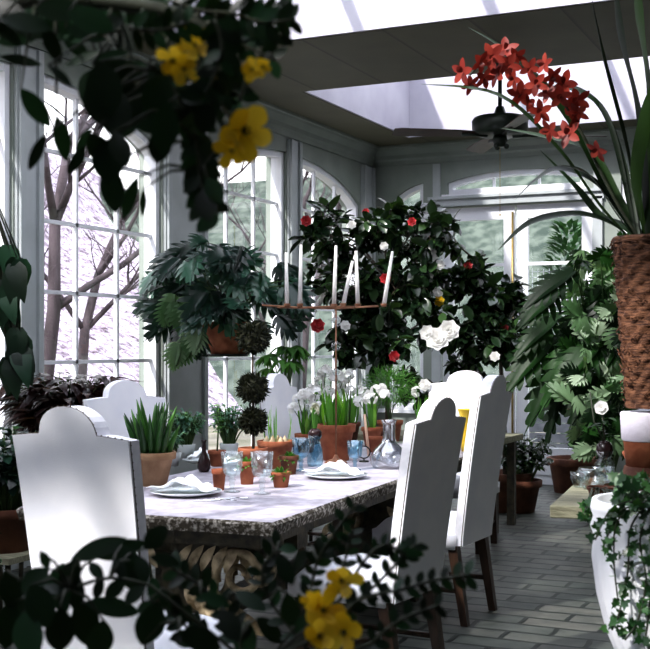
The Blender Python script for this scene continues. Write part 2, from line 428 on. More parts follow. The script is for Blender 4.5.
bb = [dict(sill=.75, spring=2.6, rise=.62, c=-4.35, h=.66, wins=[(-4.93, -4.47, 1)], mz=1.6, dz=.6),
      dict(sill=3.06, spring=3.02, rise=.27, c=-3.4, h=1.02, wins=[(-4.19, -2.72, 3)], mz=9, dz=9),
      dict(sill=.75, spring=2.9, rise=.36, c=-1.6, h=1.0, wins=[(-2.35, -.9, 3)], mz=1.33),
      dict(sill=.75, spring=2.9, rise=.36, c=.7, h=1.0, wins=[(0, 1.45, 3)], mz=1.33)]
# back wall: build the door opening by hand under the transom
org = (0, YB, 0)
def arch_b(s): return 0
wall_bays = bb
# wall pieces: everything except the door hole
class _: pass
def back_wall():
    mb = MB()
    def blk(a, b, z0, z1): mb.box(((a + b) / 2, YB + WT / 2, (z0 + z1) / 2), (b - a, WT, z1 - z0))
    cur = XL - WT
    for B in bb:
        for (a, b, nc) in B['wins']:
            if B is bb[1]:
                blk(cur, -4.31, 0, ZC); blk(-4.31, a, 2.93, ZC); blk(b, -2.58, 2.93, ZC); blk(a, b, 2.93, B['sill']); cur = -2.58
            else:
                blk(cur, a, 0, ZC); blk(a, b, 0, B['sill']); cur = b
            K = 14
            for k in range(K):
                p, q = a + (b - a) * k / K, a + (b - a) * (k + 1) / K
                zp, zq = arch(B, p), arch(B, q)
                vs = [(p, YB, zp), (q, YB, zq), (q, YB, ZC), (p, YB, ZC), (p, YB + WT, zp), (q, YB + WT, zq), (q, YB + WT, ZC), (p, YB + WT, ZC)]
                mb.add(vs, [(0, 1, 2, 3), (7, 6, 5, 4), (0, 4, 5, 1)])
    blk(cur, XR + WT, 0, ZC)
    struct(mb.build('wall_back', M_wall, smooth=False))
back_wall()
# frames for the back windows, reusing wall_run on a throwaway wall
wall_run('tmp_wall', org, (1, 0, 0), (0, 1, 0), 0, .001, bb)
tw = bpy.data.objects['tmp_wall']; bpy.data.objects.remove(tw)
mb = MB(); mb.box((XR + WT / 2, (YN + YB) / 2, ZC / 2), (WT, YB - YN, ZC)); struct(mb.build('wall_right', surf('dark_unseen_wall', (.07, .08, .06), (.14, .13, .10), 6, .9), smooth=False))  # right wall is unseen, coloured dark to cut light bounced onto chair backs
mb = MB(); mb.box(((XL + XR) / 2, YN - WT / 2, ZC / 2), (XR - XL, WT, ZC)); struct(mb.build('wall_near', M_wall, smooth=False))
# cornice
def cornice(name, p0, p1, inward):
    p0, p1, inward = V(p0), V(p1), V(inward)
    prof = [(0, -.20), (.02, -.20), (.025, -.16), (.05, -.14), (.055, -.10), (.10, -.05), (.11, -.03), (.13, -.025), (.13, 0), (0, 0)]
    mb = MB(); vs = [p + inward * a + V((0, 0, ZC + b)) for p in (p0, p1) for a, b in prof]; n = len(prof)
    mb.add(vs, [(k, (k + 1) % n, n + (k + 1) % n, n + k) for k in range(n)])
    struct(mb.build(name, M_wall, smooth=False))
cornice('trim_1', (XL, YN, 0), (XL, YB, 0), (1, 0, 0)); cornice('trim_2', (XL, YB, 0), (XR, YB, 0), (0, -1, 0))
# pilaster casings on the left wall piers
k = 3
for (a, b) in ((9.87, 10.14), (7.75, 8.38), (6.0, 6.27), (3.88, 4.51), (11.62, 11.95)):
    mb = MB(); w = b - a
    mb.box((XL + .02, a + .045, 1.7), (.06, .05, 3.4)); mb.box((XL + .02, b - .045, 1.7), (.06, .05, 3.4))
    mb.box((XL + .01, (a + b) / 2, 1.7), (.03, w - .02, 3.4))
    struct(mb.build('trim_%d' % k, M_trim, smooth=False)); k += 1
mb = MB(); mb.box((XL + .012, (YN + YB) / 2, .08), (.024, YB - YN, .16)); struct(mb.build('baseboard_left', M_trim, smooth=False))
mb = MB(); mb.box(((XL - 4.35) / 2, YB - .012, .08), (-4.35 - XL, .024, .16)); mb.box(((-2.52 + XR) / 2, YB - .012, .08), (XR + 2.52, .024, .16)); struct(mb.build('baseboard_back', M_trim, smooth=False))
# door casing
mb = MB()
for x in (-4.31, -2.58): mb.box((x, YB - .01, 1.48), (.10, .06, 2.96))
mb.box((-3.445, YB - .01, 2.98), (1.86, .06, .09)); mb.box((-3.445, YB - .03, 3.025), (1.9, .08, .03))
for x in (-4.31, -2.58): mb.box((x, YB - .01, 3.2), (.08, .04, .4))
struct(mb.build('trim_%d' % k, M_trim, smooth=False)); k += 1
# double doors
for i, (a, b) in enumerate(((-4.255, -3.46), (-3.44, -2.635))):
    d = struct(empty('door_%d' % (i + 1), ((a + b) / 2, YB + .06, 0))); w = b - a; h = 2.92
    mb = MB(); st = .12
    mb.box((-w / 2 + st / 2, 0, h / 2), (st, .05, h)); mb.box((w / 2 - st / 2, 0, h / 2), (st, .05, h))
    mb.box((0, 0, h - .071), (w - .004, .046, .14)); mb.box((0, 0, .191), (w - .004, .046, .38))
    mb.box((0, 0, 2.30), (w - .2, .04, .035)); mb.box((0, 0, 1.35), (w - .2, .04, .03))
    mb.box((0, -.03, .2), (w - .3, .012, .2))
    mb.build('door_frame', M_white, d, smooth=False)
    mb = MB(); mb.add([(-w / 2 + .1, .005, .36), (w / 2 - .1, .005, .36), (w / 2 - .1, .005, h - .1), (-w / 2 + .1, .005, h - .1)], [(0, 1, 2, 3)])
    mb.build('glass', M_pane, d, smooth=False)
    if i == 0:
        mb = MB(); mb.tube([(w / 2 - .02, -.045, .2), (w / 2 - .02, -.045, 2.85)], .011, 8)
        mb.build('brass_bolt_rod', M_brass, d)
        mb = MB(); mb.box((w / 2 - .03, -.035, 1.05), (.035, .02, .2)); mb.tube([(w / 2 - .03, -.045, 1.05), (w / 2 - .03, -.08, 1.05), (w / 2 - .13, -.085, 1.05)], .009, 8)
        mb.build('door_handle', M_brass, d)
# wire guard seen through the right door
mb = MB()
for q in range(9): mb.tube([(-3.3 + q * .06, YB + .14, 1.2), (-3.3 + q * .06, YB + .14, 2.25)], .003, 4)
for q in range(18): mb.tube([(-3.3, YB + .14, 1.2 + q * .06), (-2.8, YB + .14, 1.2 + q * .06)], .003, 4)
struct(mb.build('trim_%d' % k, M_white)); k += 1

# ------------------------------------------------------------------ outdoors
def woodmat():
    m, t, out = nt('winter_woods')
    tc = N(t, 'ShaderNodeTexCoord')
    mp = N(t, 'ShaderNodeMapping'); mp.inputs['Scale'].default_value = (1.9, 1.9, .7); t.links.new(tc.outputs['Object'], mp.inputs[0])
    n = N(t, 'ShaderNodeTexNoise'); n.inputs['Scale'].default_value = 2.0; n.inputs['Detail'].default_value = 14; n.inputs['Roughness'].default_value = .75; n.inputs['Distortion'].default_value = 1.2
    t.links.new(mp.outputs[0], n.inputs['Vector'])
    r = ramp(t, n.outputs['Fac'], [(.38, (.05, .04, .045)), (.47, (.24, .20, .24)), (.56, (.50, .46, .53))])
    b = N(t, 'ShaderNodeBsdfDiffuse'); t.links.new(r.outputs[0], b.inputs['Color']); t.links.new(b.outputs[0], out.inputs[0])
    return m
M_woods = woodmat()
M_lawn = surf('winter_lawn', (.10, .10, .06), (.22, .20, .16), 2, .9)
mb = MB(); mb.box((-15, 10, -.45), (90, 90, .2)); o = mb.build('ground', M_lawn, smooth=False); struct(o)
mb = MB(); nx, ny = 26, 60; vs = []
for i in range(nx + 1):
    for j in range(ny + 1):
        s = i / nx; x = -13 - s * 16; y = -12 + 62 * j / ny
        z = -.5 + 9.0 * s ** 1.1 + .5 * math.sin(y * .5 + x) * s
        vs.append((x, y, z))
mb.add(vs, [(i * (ny + 1) + j, i * (ny + 1) + j + 1, (i + 1) * (ny + 1) + j + 1, (i + 1) * (ny + 1) + j) for i in range(nx) for j in range(ny)])
struct(mb.build('wooded_hillside', M_woods))
mb = MB(); vs = []
for i in range(nx + 1):
    for j in range(ny + 1):
        s = i / nx; y = 24 + s * 14; x = -30 + 50 * j / ny
        vs.append((x, y, -.5 + 8.0 * s ** 1.1))
mb.add(vs, [(i * (ny + 1) + j, i * (ny + 1) + j + 1, (i + 1) * (ny + 1) + j + 1, (i + 1) * (ny + 1) + j) for i in range(nx) for j in range(ny)])
struct(mb.build('garden_bank', surf('hedged_bank', (.025, .04, .03), (.085, .105, .085), 2.5, .9, mid=(.40, .62), stretch=(1, 1, .3), detail=12)))
M_btree = surf('pale_bark', (.035, .026, .03), (.10, .08, .09), 5, .9, stretch=(1, 1, .3))
def bare_tree(seed, height):
    rr = random.Random(seed); mb = MB()
    def br(p, d, L, r, lev):
        pts = [p]; q = V(p); dd = V(d)
        for i in range(4):
            dd = (dd + V((rr.uniform(-.18, .18), rr.uniform(-.18, .18), rr.uniform(-.02, .12)))).normalized()
            q = q + dd * L / 4; pts.append(q.copy())
        mb.tube(pts, [r * (1 - .13 * i) for i in range(5)], 6 if lev < 2 else 4)
        if lev < 4:
            for k in range(5 if lev == 0 else 4):
                a = pts[rr.randint(1 if lev else 2, 4)]; ph = rr.uniform(0, 2 * PI)
                nd = (dd * .75 + V((math.cos(ph), math.sin(ph), rr.uniform(-.1, .5))) * .8).normalized()
                br(a, nd, L * rr.uniform(.45, .65), r * .45, lev + 1)
    br((0, 0, 0), (0, 0, 1), height * .55, height * .016, 0)
    return mb
trees = [bare_tree(s, 7.5) for s in (3, 8, 21)]
lab = ['slim bare winter tree outside the left windows', 'forking bare winter tree outside the left windows', 'leaning bare winter tree outside the left windows']
protos = []
tp = [(-9.8, 6.6), (-13.4, 11.0), (-10.4, 12.8), (-12.6, 16.6), (-9.6, 18.5), (-14.4, 5.0), (-11.8, 23.5)]
for i, (x, y) in enumerate(tp):
    j = i % 3
    if i < 3:
        o = empty('bare_tree', (x, y, -.36)); p_ = trees[j].build('trunk', M_btree, o); protos.append(o)
    else: o = copy_tree(protos[j])
    o.location = (x, y, -.36); o.rotation_euler.z = i * 1.7; s = 1 + .12 * ((i * 7) % 4 - 1); o.scale = (s, s, s)
    tag(o, lab[j], 'tree', ['slim bare trees outside', 'forking bare trees outside', 'leaning bare trees outside'][j])
# conifer beyond the right door
def conifer():
    mb = MB(); rr = random.Random(5)
    for i in range(1600):
        z = rr.uniform(.1, 3.4); rad = .8 * (1 - z / 3.7) ** .7; a = rr.uniform(0, 2 * PI); r_ = rad * rr.uniform(.7, 1)
        mb.leaf((r_ * math.cos(a), r_ * math.sin(a), z), (math.cos(a), math.sin(a), rr.uniform(.2, 1.2)), (0, 0, 1), .16, .07, seg=2)
    return mb
o = empty('conifer', (-3.75, 15.6, -.35), label='dark green clipped conifer in the garden beyond the right glass door', cat='shrub')
mb = MB(); mb.tube([(0, 0, 0), (0, 0, 3)], [.06, .02], 8); mb.build('trunk', M_bark, o)
conifer().build('foliage', leafmat('conifer_leaf', (.01, .04, .015), (.03, .09, .03), (.06, .14, .06), .6, .1), o)
# low white boarded wall outside the doors
mb = MB()
for q in range(9): mb.box((-3.2, 13.2 - q * .002, -.3 + q * .115), (3.6, .05, .105))
tag(mb.build('garden_wall', surf('weathered_boards', (.22, .23, .26), (.34, .35, .38), 5, .8), smooth=False), 'low pale boarded wall outside the glass doors', 'wall')
# low stone wall/bench outside left window
mb = MB(); mb.box((-8.6, 8.6, .2), (.35, 7.5, 1.1)); mb.box((-8.6, 8.6, .78), (.5, 7.6, .07))
tag(mb.build('garden_wall', surf('dry_stone', (.03, .027, .03), (.12, .11, .12), 6, .9, .5), smooth=False), 'low dark stone wall in the garden outside the left windows', 'wall')

# ------------------------------------------------------------------ furniture: chairs
def chair_proto():
    root = empty('dining_chair')
    W2 = .24; H = 1.165; r = .115; z0 = .40
    def top(x):
        if abs(x) < r: return H + .012 + math.sqrt(max(0, r * r - x * x)) * .72
        return H + .006 * math.cos((abs(x) - r) * 20)
    def rake(z): t = max(0, (z - .42)) / .8; return -.225 - .09 * t - .03 * t * t
    xs = [-W2, -.2, -.16, -.13, -r - .004, -r + .0005] + [-r * math.cos(PI * k / 14) for k in range(1, 14)] + [r - .0005, r + .004, .13, .16, .2, W2]
    rows = 14
    # rear panel + front pad in one slab, edge strips in their own mesh
    def face(off, bul):
        vs = []
        for j in range(rows + 1):
            for x in xs:
                z = z0 + (top(x) - z0) * j / rows
                tw = .90 + .10 * (z - z0) / (H - z0)
                e = (1 - (x / W2) ** 4) * bul
                vs.append(V((x * tw, rake(z) + off + e, z)))
        return vs
    n = len(xs)
    fq = [(j * n + i, j * n + i + 1, (j + 1) * n + i + 1, (j + 1) * n + i) for j in range(rows) for i in range(n - 1)]
    f = face(.020, .014); b = face(-.030, -.004)
    mb = MB(); mb.add(f, fq); mb.add(b, [q[::-1] for q in fq]); back = mb.build('backrest', M_chair, root)
    # border band
    ring = [j * n for j in range(rows + 1)] + [rows * n + i for i in range(1, n)] + [j * n + n - 1 for j in range(rows - 1, -1, -1)] + [i for i in range(n - 2, 0, -1)]
    mb = MB(); m = len(ring)
    mb.add([f[k] for k in ring] + [b[k] for k in ring], [(k, (k + 1) % m, m + (k + 1) % m, m + k) for k in range(m)])
    mb.build('side_band', M_side, back, smooth=False)
    mb = MB()
    def nails(pts, step, off):
        acc = 0
        for k in range(len(pts) - 1):
            a, c = pts[k], pts[k + 1]; L = (c - a).length
            while acc < L:
                p = a.lerp(c, acc / L) + off; mb.ball(p, .003, 5, 3); acc += step
            acc -= L
    for side in (0, n - 1):
        sg = -1 if side == 0 else 1
        mb = MB(); nails([b[j * n + side] for j in range(rows + 1)], .026, V((sg * .002, .008, 0))); mb.tube([b[j * n + side] + V((sg * .0005, .008, 0)) for j in range(rows + 1)], .002, 4); mb.build('nail_trim', M_nail, back)
    mb = MB(); nails([b[rows * n + i] for i in range(n)], .026, V((0, .003, .002))); mb.tube([b[rows * n + i] + V((0, .003, 0)) for i in range(n)], .002, 4); mb.build('nail_trim', M_nail, back)
    # seat
    mb = MB(); K = 12; vs = []
    for j in range(K + 1):
        for i in range(K + 1):
            u = -1 + 2 * i / K; v = -1 + 2 * j / K
            e = (1 - u ** 4) * (1 - v ** 4)
            vs.append((u * (.25 - .015 * (v < 0)), v * .235 + .015, .455 + .075 * e ** .6))
    mb.add(vs, [(j * (K + 1) + i, j * (K + 1) + i + 1, (j + 1) * (K + 1) + i + 1, (j + 1) * (K + 1) + i) for j in range(K) for i in range(K)])
    mb.box((0, .015, .42), (.496, .47, .075))
    mb.build('seat', M_chair, root)
    for sx in (-1, 1):
        for sy in (-1, 1):
            mb = MB()
            top_, bot = V((sx * .205, .20 if sy > 0 else -.20, .40)), V((sx * .205, .205 if sy > 0 else -.265, 0))
            a, c = .026, .019
            vs = [top_ + V((i * a, j * a, 0)) for i, j in ((-1, -1), (1, -1), (1, 1), (-1, 1))] + [bot + V((i * c, j * c, 0)) for i, j in ((-1, -1), (1, -1), (1, 1), (-1, 1))]
            mb.add(vs, [(3, 2, 1, 0), (4, 5, 6, 7), (0, 1, 5, 4), (1, 2, 6, 5), (2, 3, 7, 6), (3, 0, 4, 7)])
            mb.build('leg', M_wood, root, smooth=False)
    for sx in (-1, 1):
        mb = MB(); mb.tube([(sx * .205, .2, .17), (sx * .205, -.235, .17)], .013, 8); mb.build('stretcher', M_wood, root)
    mb = MB(); mb.tube([(-.205, 0, .17), (.205, 0, .17)], .013, 8); mb.build('stretcher', M_wood, root)
    return root
cp = chair_proto()
tR = R(3.8); ex = V((math.cos(tR), math.sin(tR), 0)); ey = V((-math.sin(tR), math.cos(tR), 0))
chairs = [
    ((-2.25, 3.32), R(-5), 1.0, 'white high-back dining chair in the left foreground, its plain back to the viewer'),
    ((-2.02, 4.70), R(84), .975, 'nearest right-hand white dining chair, grey shaded back above the yellow blossoms'),
    ((-2.185, 6.0), R(87), 1.025, 'farther right-hand white dining chair with dark legs on the open brick floor'),
    ((-2.76, 8.0), R(184), 1.0, 'sunlit white dining chair at the far head of the table behind the yellow vase'),
    ((-3.38, 5.12), R(-90 - 25), 1.0, 'white dining chair behind the spiky potted aloe, beside the dark red-leaved plant'),
    ((-3.30, 6.95), R(-90 + 0), 1.0, 'white dining chair seen edge-on behind the ball topiary'),
]
for i, ((x, y), rz, s, l) in enumerate(chairs):
    o = cp if i == 0 else copy_tree(cp)
    o.location = (x, y, 0); o.rotation_euler = (0, 0, rz); o.scale = (1.15 if i == 3 else 1, 1, s)
    tag(o, l, 'chair', 'white high-back dining chairs around the table')

# ------------------------------------------------------------------ table
TL, TWD = 3.7, 1.2
A = V((-2.12, 4.02, 0)); tc = A - ex * (TWD / 2) + ey * (TL / 2)
tb = empty('dining_table', tc, tR, 'long weathered stone-topped dining table on dark scrolled supports', 'table')
mb = MB(); th = .055; n = 90; rr = random.Random(3)
def rim(inset):
    pts = []
    hw, hl = TWD / 2 - inset, TL / 2 - inset
    for k in range(24): pts.append((-hw + 2 * hw * k / 24, -hl))
    for k in range(60): pts.append((hw, -hl + 2 * hl * k / 60))
    for k in range(24): pts.append((hw - 2 * hw * k / 24, hl))
    for k in range(60): pts.append((-hw, hl - 2 * hl * k / 60))
    return pts
a_, b_, c_ = rim(.012), rim(0), rim(.01); m = len(a_)
mb.add([(x, y, TT) for x, y in a_] + [(0, 0, TT)], [(k, (k + 1) % m, m) for k in range(m)])
mb.build('tabletop', M_stone, tb, smooth=False)
mb = MB(); r1 = []; r2 = []; r3 = []
for k in range(m):
    j1 = rr.uniform(-.006, .004); j2 = rr.uniform(-.008, .003)
    d_ = V((b_[k][0] / .6, b_[k][1] / 1.85, 0)); d_ = V((math.copysign(1, d_.x), 0, 0)) if abs(d_.x) > abs(d_.y) else V((0, math.copysign(1, d_.y), 0))
    r1.append(V((a_[k][0], a_[k][1], TT))); r2.append(V((b_[k][0], b_[k][1], TT - .012)) + d_ * j1); r3.append(V((c_[k][0], c_[k][1], TT - th)) + d_ * j2)
mb.add(r1 + r2 + r3, [(k, m + k, m + (k + 1) % m, (k + 1) % m) for k in range(m)] + [(m + k, 2 * m + k, 2 * m + (k + 1) % m, m + (k + 1) % m) for k in range(m)] + [tuple(2 * m + k for k in range(m - 1, -1, -1))])
mb.build('stone_edge', M_stoneedge, tb, smooth=False)
mb = MB()
mb.box((0, 0, .665), (.95, 3.4, .075)); mb.box((0, -1.2, .60), (.9, .12, .1)); mb.box((0, 1.2, .60), (.9, .12, .1))
mb.build('under_frame', M_base, tb, smooth=False)
mb = MB(); mb.box((0, 0, .24), (.09, 2.4, .10)); mb.build('stretcher_beam', M_base, tb, smooth=False)
def spiral(cx, cz, r0, r1, a0, turns, flip=1, y=0, n=34):
    pts = []
    for i in range(n + 1):
        t = i / n; a = a0 + turns * 2 * PI * t; r_ = r0 + (r1 - r0) * t
        pts.append(V((flip * (cx + r_ * math.cos(a)), y, cz + r_ * math.sin(a))))
    return pts
for sy in (-1.45, 1.25):
    ped = MB(); ped.box((0, sy, .05), (.62, .40, .10)); ped.box((0, sy, .32), (.22, .16, .5)); ped.box((0, sy, .59), (.86, .2, .07))
    po = ped.build('pedestal', M_base, tb, smooth=False, bevel=.01)
    for fl in (-1, 1):
        sc = MB()
        for yy in (sy - .14, sy + .02):
            sc.tube(spiral(.33, .49, .018, .115, 0, 1.55, fl, yy), [.012 + .010 * i / 34 for i in range(35)], 7)
            sc.tube(spiral(.26, .19, .015, .085, PI, 1.4, fl, yy), [.012 + .008 * i / 34 for i in range(35)], 7)
            pts = [V((fl * x, yy, z)) for x, z in ((.21, .47), (.20, .40), (.16, .33), (.18, .26), (.25, .22), (.33, .20))]
            sc.tube(pts, [.022, .024, .026, .024, .02, .014], 7)
            for q in range(5):
                x = .05 + q * .055
                sc.leaf((fl * x, yy - .02, .50), (fl * .35, -.35, .8), (0, -1, .3), .13, .045, curl=.7, seg=5)
                sc.leaf((fl * (.08 + q * .05), yy - .02, .42 - q * .03), (fl * .6, -.35, -.5), (0, -1, .3), .14, .05, curl=.7, seg=5)
        sc.build('scroll', M_scroll, po)

# ------------------------------------------------------------------ pots and plants
def pot(root, h, rt, rb, mat=M_terra, rim=True, z=0, name='pot', soil=True):
    mb = MB()
    if rim: prof = [(1e-4, z), (rb, z), (rb + (rt - rb) * .76, z + h * .78), (rt * 1.0, z + h * .78), (rt * 1.05, z + h * .80), (rt * 1.07, z + h * .98), (rt * 1.04, z + h), (rt * .95, z + h), (rt * .92, z + h * .85), (1e-4, z + h * .83)]
    else: prof = [(1e-4, z), (rb, z), ((rb + rt) / 2 * 1.04, z + h * .5), (rt, z + h * .97), (rt * .99, z + h), (rt * .93, z + h), (rt * .9, z + h * .85), (1e-4, z + h * .83)]
    mb.lathe(prof, n=30); o = mb.build(name, mat, root)
    if soil:
        s = MB(); s.lathe([(rt * .925, z + h * .865), (rt * .5, z + h * .88), (1e-4, z + h * .885)], n=18); s.build('soil', M_soil, root)
    return z + h * .87
def rdir(rr, up=0):
    a = rr.uniform(0, 2 * PI); z = rr.uniform(-1, 1); s = math.sqrt(1 - z * z)
    v = V((s * math.cos(a), s * math.sin(a), z + up)); return v.normalized()

def rosette(c, r, petals, mb, face, cup=.4, rows=2, kind='petal'):
    face = V(face).normalized(); u = face.orthogonal().normalized(); w = face.cross(u)
    for q in range(rows):
        for k in range(petals):
            a = 2 * PI * (k + .5 * q) / petals
            d = (u * math.cos(a) + w * math.sin(a)) * (1 - .28 * q) + face * (.25 + .55 * q * cup * 2)
            mb.leaf(c, d, face, r * (1 - .2 * q), r * .95, kind, curl=-.5 * cup, fold=.25, seg=5)

def shrub(root, trunk_pts, trunk_r, blobs, ntwig, lmat, ll, lw, seed, per=9, kind='oval', bmat=M_bark, flowers=(), droop=.25, trunk_name='trunk'):
    """woody plant: trunk, twigs reaching into ellipsoid blobs [(centre, radii)], leaves along twig ends"""
    rr = random.Random(seed); tk = MB(); lf = MB(); ends = []
    tp_ = [V(p) for p in trunk_pts]; m = len(tp_)
    tk.tube(tp_, [trunk_r * (1 - .6 * i / (m - 1)) for i in range(m)], 8)
    tot = sum(b[1][0] * b[1][1] * b[1][2] for b in blobs)
    for (c, rad) in blobs:
        c = V(c); k = max(3, int(ntwig * rad[0] * rad[1] * rad[2] / tot))
        # limb to the blob
        st = min(tp_[1:], key=lambda p: (p - c).length)
        midp = st.lerp(c, .5) + V((rr.uniform(-.05, .05), rr.uniform(-.05, .05), rr.uniform(0, .08)))
        tk.tube([st, midp, c], [trunk_r * .42, trunk_r * .3, trunk_r * .2], 6)
        for _i in range(k):
            d = rdir(rr); e = c + V((d.x * rad[0], d.y * rad[1], d.z * rad[2])) * rr.uniform(.45, 1.0)
            s0 = midp.lerp(c, rr.uniform(.2, 1)); q = s0.lerp(e, .55) + V((rr.uniform(-1, 1), rr.uniform(-1, 1), rr.uniform(-.3, 1))) * .05
            tk.tube([s0, q, e], [trunk_r * .13, trunk_r * .09, trunk_r * .04], 4, False)
            ends.append(e)
            for j in range(per):
                t = rr.uniform(0, 1) ** .7; p = q.lerp(e, t)
                ld = ((e - q).normalized() * .5 + rdir(rr, -droop)).normalized()
                nn = (V((0, 0, 1)) + rdir(rr) * .6)
                s = rr.uniform(.7, 1.15)
                lf.leaf(p, ld, nn, ll * s, lw * s, kind, curl=rr.uniform(.1, .5), fold=.22, seg=4 if kind != 'lobed' else 9)
    tk.build(trunk_name, bmat, root); lf.build('foliage', lmat, root)
    for (p, r_, mat_, face, nm) in flowers:
        f = MB()
        for q_ in range(3):
            rosette(V(p) + V(face) * r_ * .12 * q_, r_ * (1 - .22 * q_), 7 - q_, f, V(face) + rdir(rr) * .25, .15 + .2 * q_, 2, 'oval')
        f.build(nm, mat_, root)
    return ends

# --- big camellias behind the table
def rel(root, u, v, d): return P(u, v, d) - V(root.location)
def blobs_at(root, lst): return [(rel(root, u, v, d), (ru / FP * d, ru / FP * d * .8, rv / FP * d)) for (u, v, d, ru, rv) in lst]
camdir = lambda p: (V((0, 0, HC)) - p).normalized()
# ledge behind the table
pl = P(505, 446, 9.2)
ledge = empty('plant_bench', (-2.62, 8.95, 0), 0, 'stone-topped plant bench behind the far end of the dining table', 'bench')
mb = MB(); mb.box((-.83, 0, .71), (1.70, .62, .05)); mb.build('bench_top', M_slab, ledge, smooth=False, bevel=.006)
for sx in (-1.6, -.06):
    for sy in (-.24, .24):
        mb = MB(); mb.box((sx, sy, .343), (.06, .06, .685)); mb.build('leg', M_base, ledge, smooth=False)
# ---
def camellia(loc, ph, pr, blobs, tw, seed, label, flowers, ll=.085, lw=.042, lmat=L_cam, per=9, lean=(0, 0)):
    r = empty('camellia_tree', loc, 0, label, 'shrub'); r['group'] = 'flowering shrubs behind the table'
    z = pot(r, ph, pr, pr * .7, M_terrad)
    b = blobs_at(r, blobs); top = max(q[0].z for q in b) * .8
    tp_ = [(0, 0, z - .02), (lean[0] * .3, lean[1] * .3, z + (top - z) * .35), (lean[0] * .7, lean[1] * .7, z + (top - z) * .7), (lean[0], lean[1], top)]
    fl = []
    for (u, v, d, px, mat_) in flowers:
        p = rel(r, u, v, d); w = p + V(r.location); fl.append((p, px / FP * d, mat_, camdir(w) + V((0, 0, .2)), 'flower'))
    shrub(r, tp_, .028, b, tw, lmat, ll, lw, seed, per, flowers=fl)
    return r
camellia((-3.95, 9.65, 0), .34, .22,
         [(330, 235, 9.3, 32, 30), (375, 225, 9.2, 38, 28), (410, 235, 9.4, 32, 32), (320, 275, 9.6, 22, 30), (350, 290, 9.3, 32, 34), (395, 290, 9.2, 40, 45), (340, 345, 9.2, 28, 24), (385, 345, 9.0, 34, 36), (425, 320, 9.2, 26, 42), (318, 222, 9.5, 20, 20), (392, 212, 9.5, 22, 20), (430, 232, 9.2, 24, 24), (370, 320, 9.3, 30, 30)],
         205, 11, 'tall dark camellia with scattered red blooms behind the candelabrum',
         [(306, 221, 9.2, 6, M_red), (412, 222, 8.9, 5, M_red), (385, 279, 8.9, 6, M_red), (318, 326, 8.7, 8, M_red), (394, 356, 8.7, 6, M_red), (366, 212, 9.1, 4, M_red), (384, 246, 8.9, 5, M_wp), (352, 225, 9, 5, M_wp), (336, 320, 8.8, 5, M_wp), (345, 326, 8.8, 6, M_wp)], lean=(.05, -.1), ll=.14, lw=.078, per=8)
camellia((-2.95, 9.95, 0), .34, .22,
         [(470, 280, 9.6, 34, 28), (505, 300, 9.8, 28, 34), (455, 330, 9.5, 30, 28), (490, 345, 9.6, 36, 28), (497, 392, 9.8, 14, 18), (520, 330, 9.8, 18, 22), (440, 275, 9.5, 22, 26), (445, 235, 9.8, 24, 22), (460, 375, 9.6, 24, 20), (480, 310, 9.6, 30, 24)],
         145, 12, 'dark camellia with large white blooms in front of the glass doors',
         [(437, 340, 8.9, 14, M_wp), (449, 331, 8.9, 12, M_wp), (427, 333, 8.9, 9, M_wp), (468, 266, 9.4, 5, M_red), (438, 292, 9.2, 6, M_wp), (503, 328, 9.5, 6, M_red), (425, 278, 9.2, 9, M_wp), (433, 254, 9.2, 8, M_wp), (440, 265, 9.2, 6, M_wp), (439, 301, 9.2, 6, M_yel), (495, 357, 9.3, 6, M_wp)], lean=(-.05, -.1), ll=.14, lw=.078, per=8)
camellia((-3.2, 9.05, .735), .16, .12,
         [(432, 400, 9.0, 20, 14), (410, 385, 9.0, 16, 18)], 40, 13, 'small bushy camellia in a dark pot on the plant bench', [(425, 385, 8.8, 7, M_wp), (445, 398, 8.8, 6, M_wp)], ll=.08, lw=.04)
# floor plants by the bench and door
def leafy_pot(name, loc, ph, pr, pmat, kind, n, stem_h, ll, lw, lmat, seed, label, cat='plant', spread=.5, group=None, up=.6, seg=5, rim=True):
    r = empty(name, loc, 0, label, cat, group); z = pot(r, ph, pr, pr * .7, pmat, rim); rr = random.Random(seed)
    st = MB(); lf = MB()
    for i in range(n):
        a = rr.uniform(0, 2 * PI); k = rr.uniform(.2, 1)
        hgt = stem_h * rr.uniform(.45, 1); out = spread * k
        p0 = V((pr * .5 * k * math.cos(a), pr * .5 * k * math.sin(a), z))
        p2 = V((out * math.cos(a), out * math.sin(a), z + hgt)); p1 = p0.lerp(p2, .5) + V((0, 0, hgt * .18))
        st.tube([p0, p1, p2], [.006, .004, .002], 4, False)
        m_ = 1 if kind in ('lobed', 'heart') else 5
        for j in range(m_):
            p = p1.lerp(p2, (j + 1) / m_)
            d = V((math.cos(a + rr.uniform(-.9, .9)), math.sin(a + rr.uniform(-.9, .9)), rr.uniform(-.5, up)))
            s = rr.uniform(.7, 1.1)
            lf.leaf(p, d, (rr.uniform(-.3, .3), rr.uniform(-.3, .3), 1), ll * s, lw * s, kind, curl=rr.uniform(.2, .7), fold=.15, seg=12 if kind == 'lobed' else seg)
    st.build('stems', M_stem, r); lf.build('foliage', lmat, r)
    return r
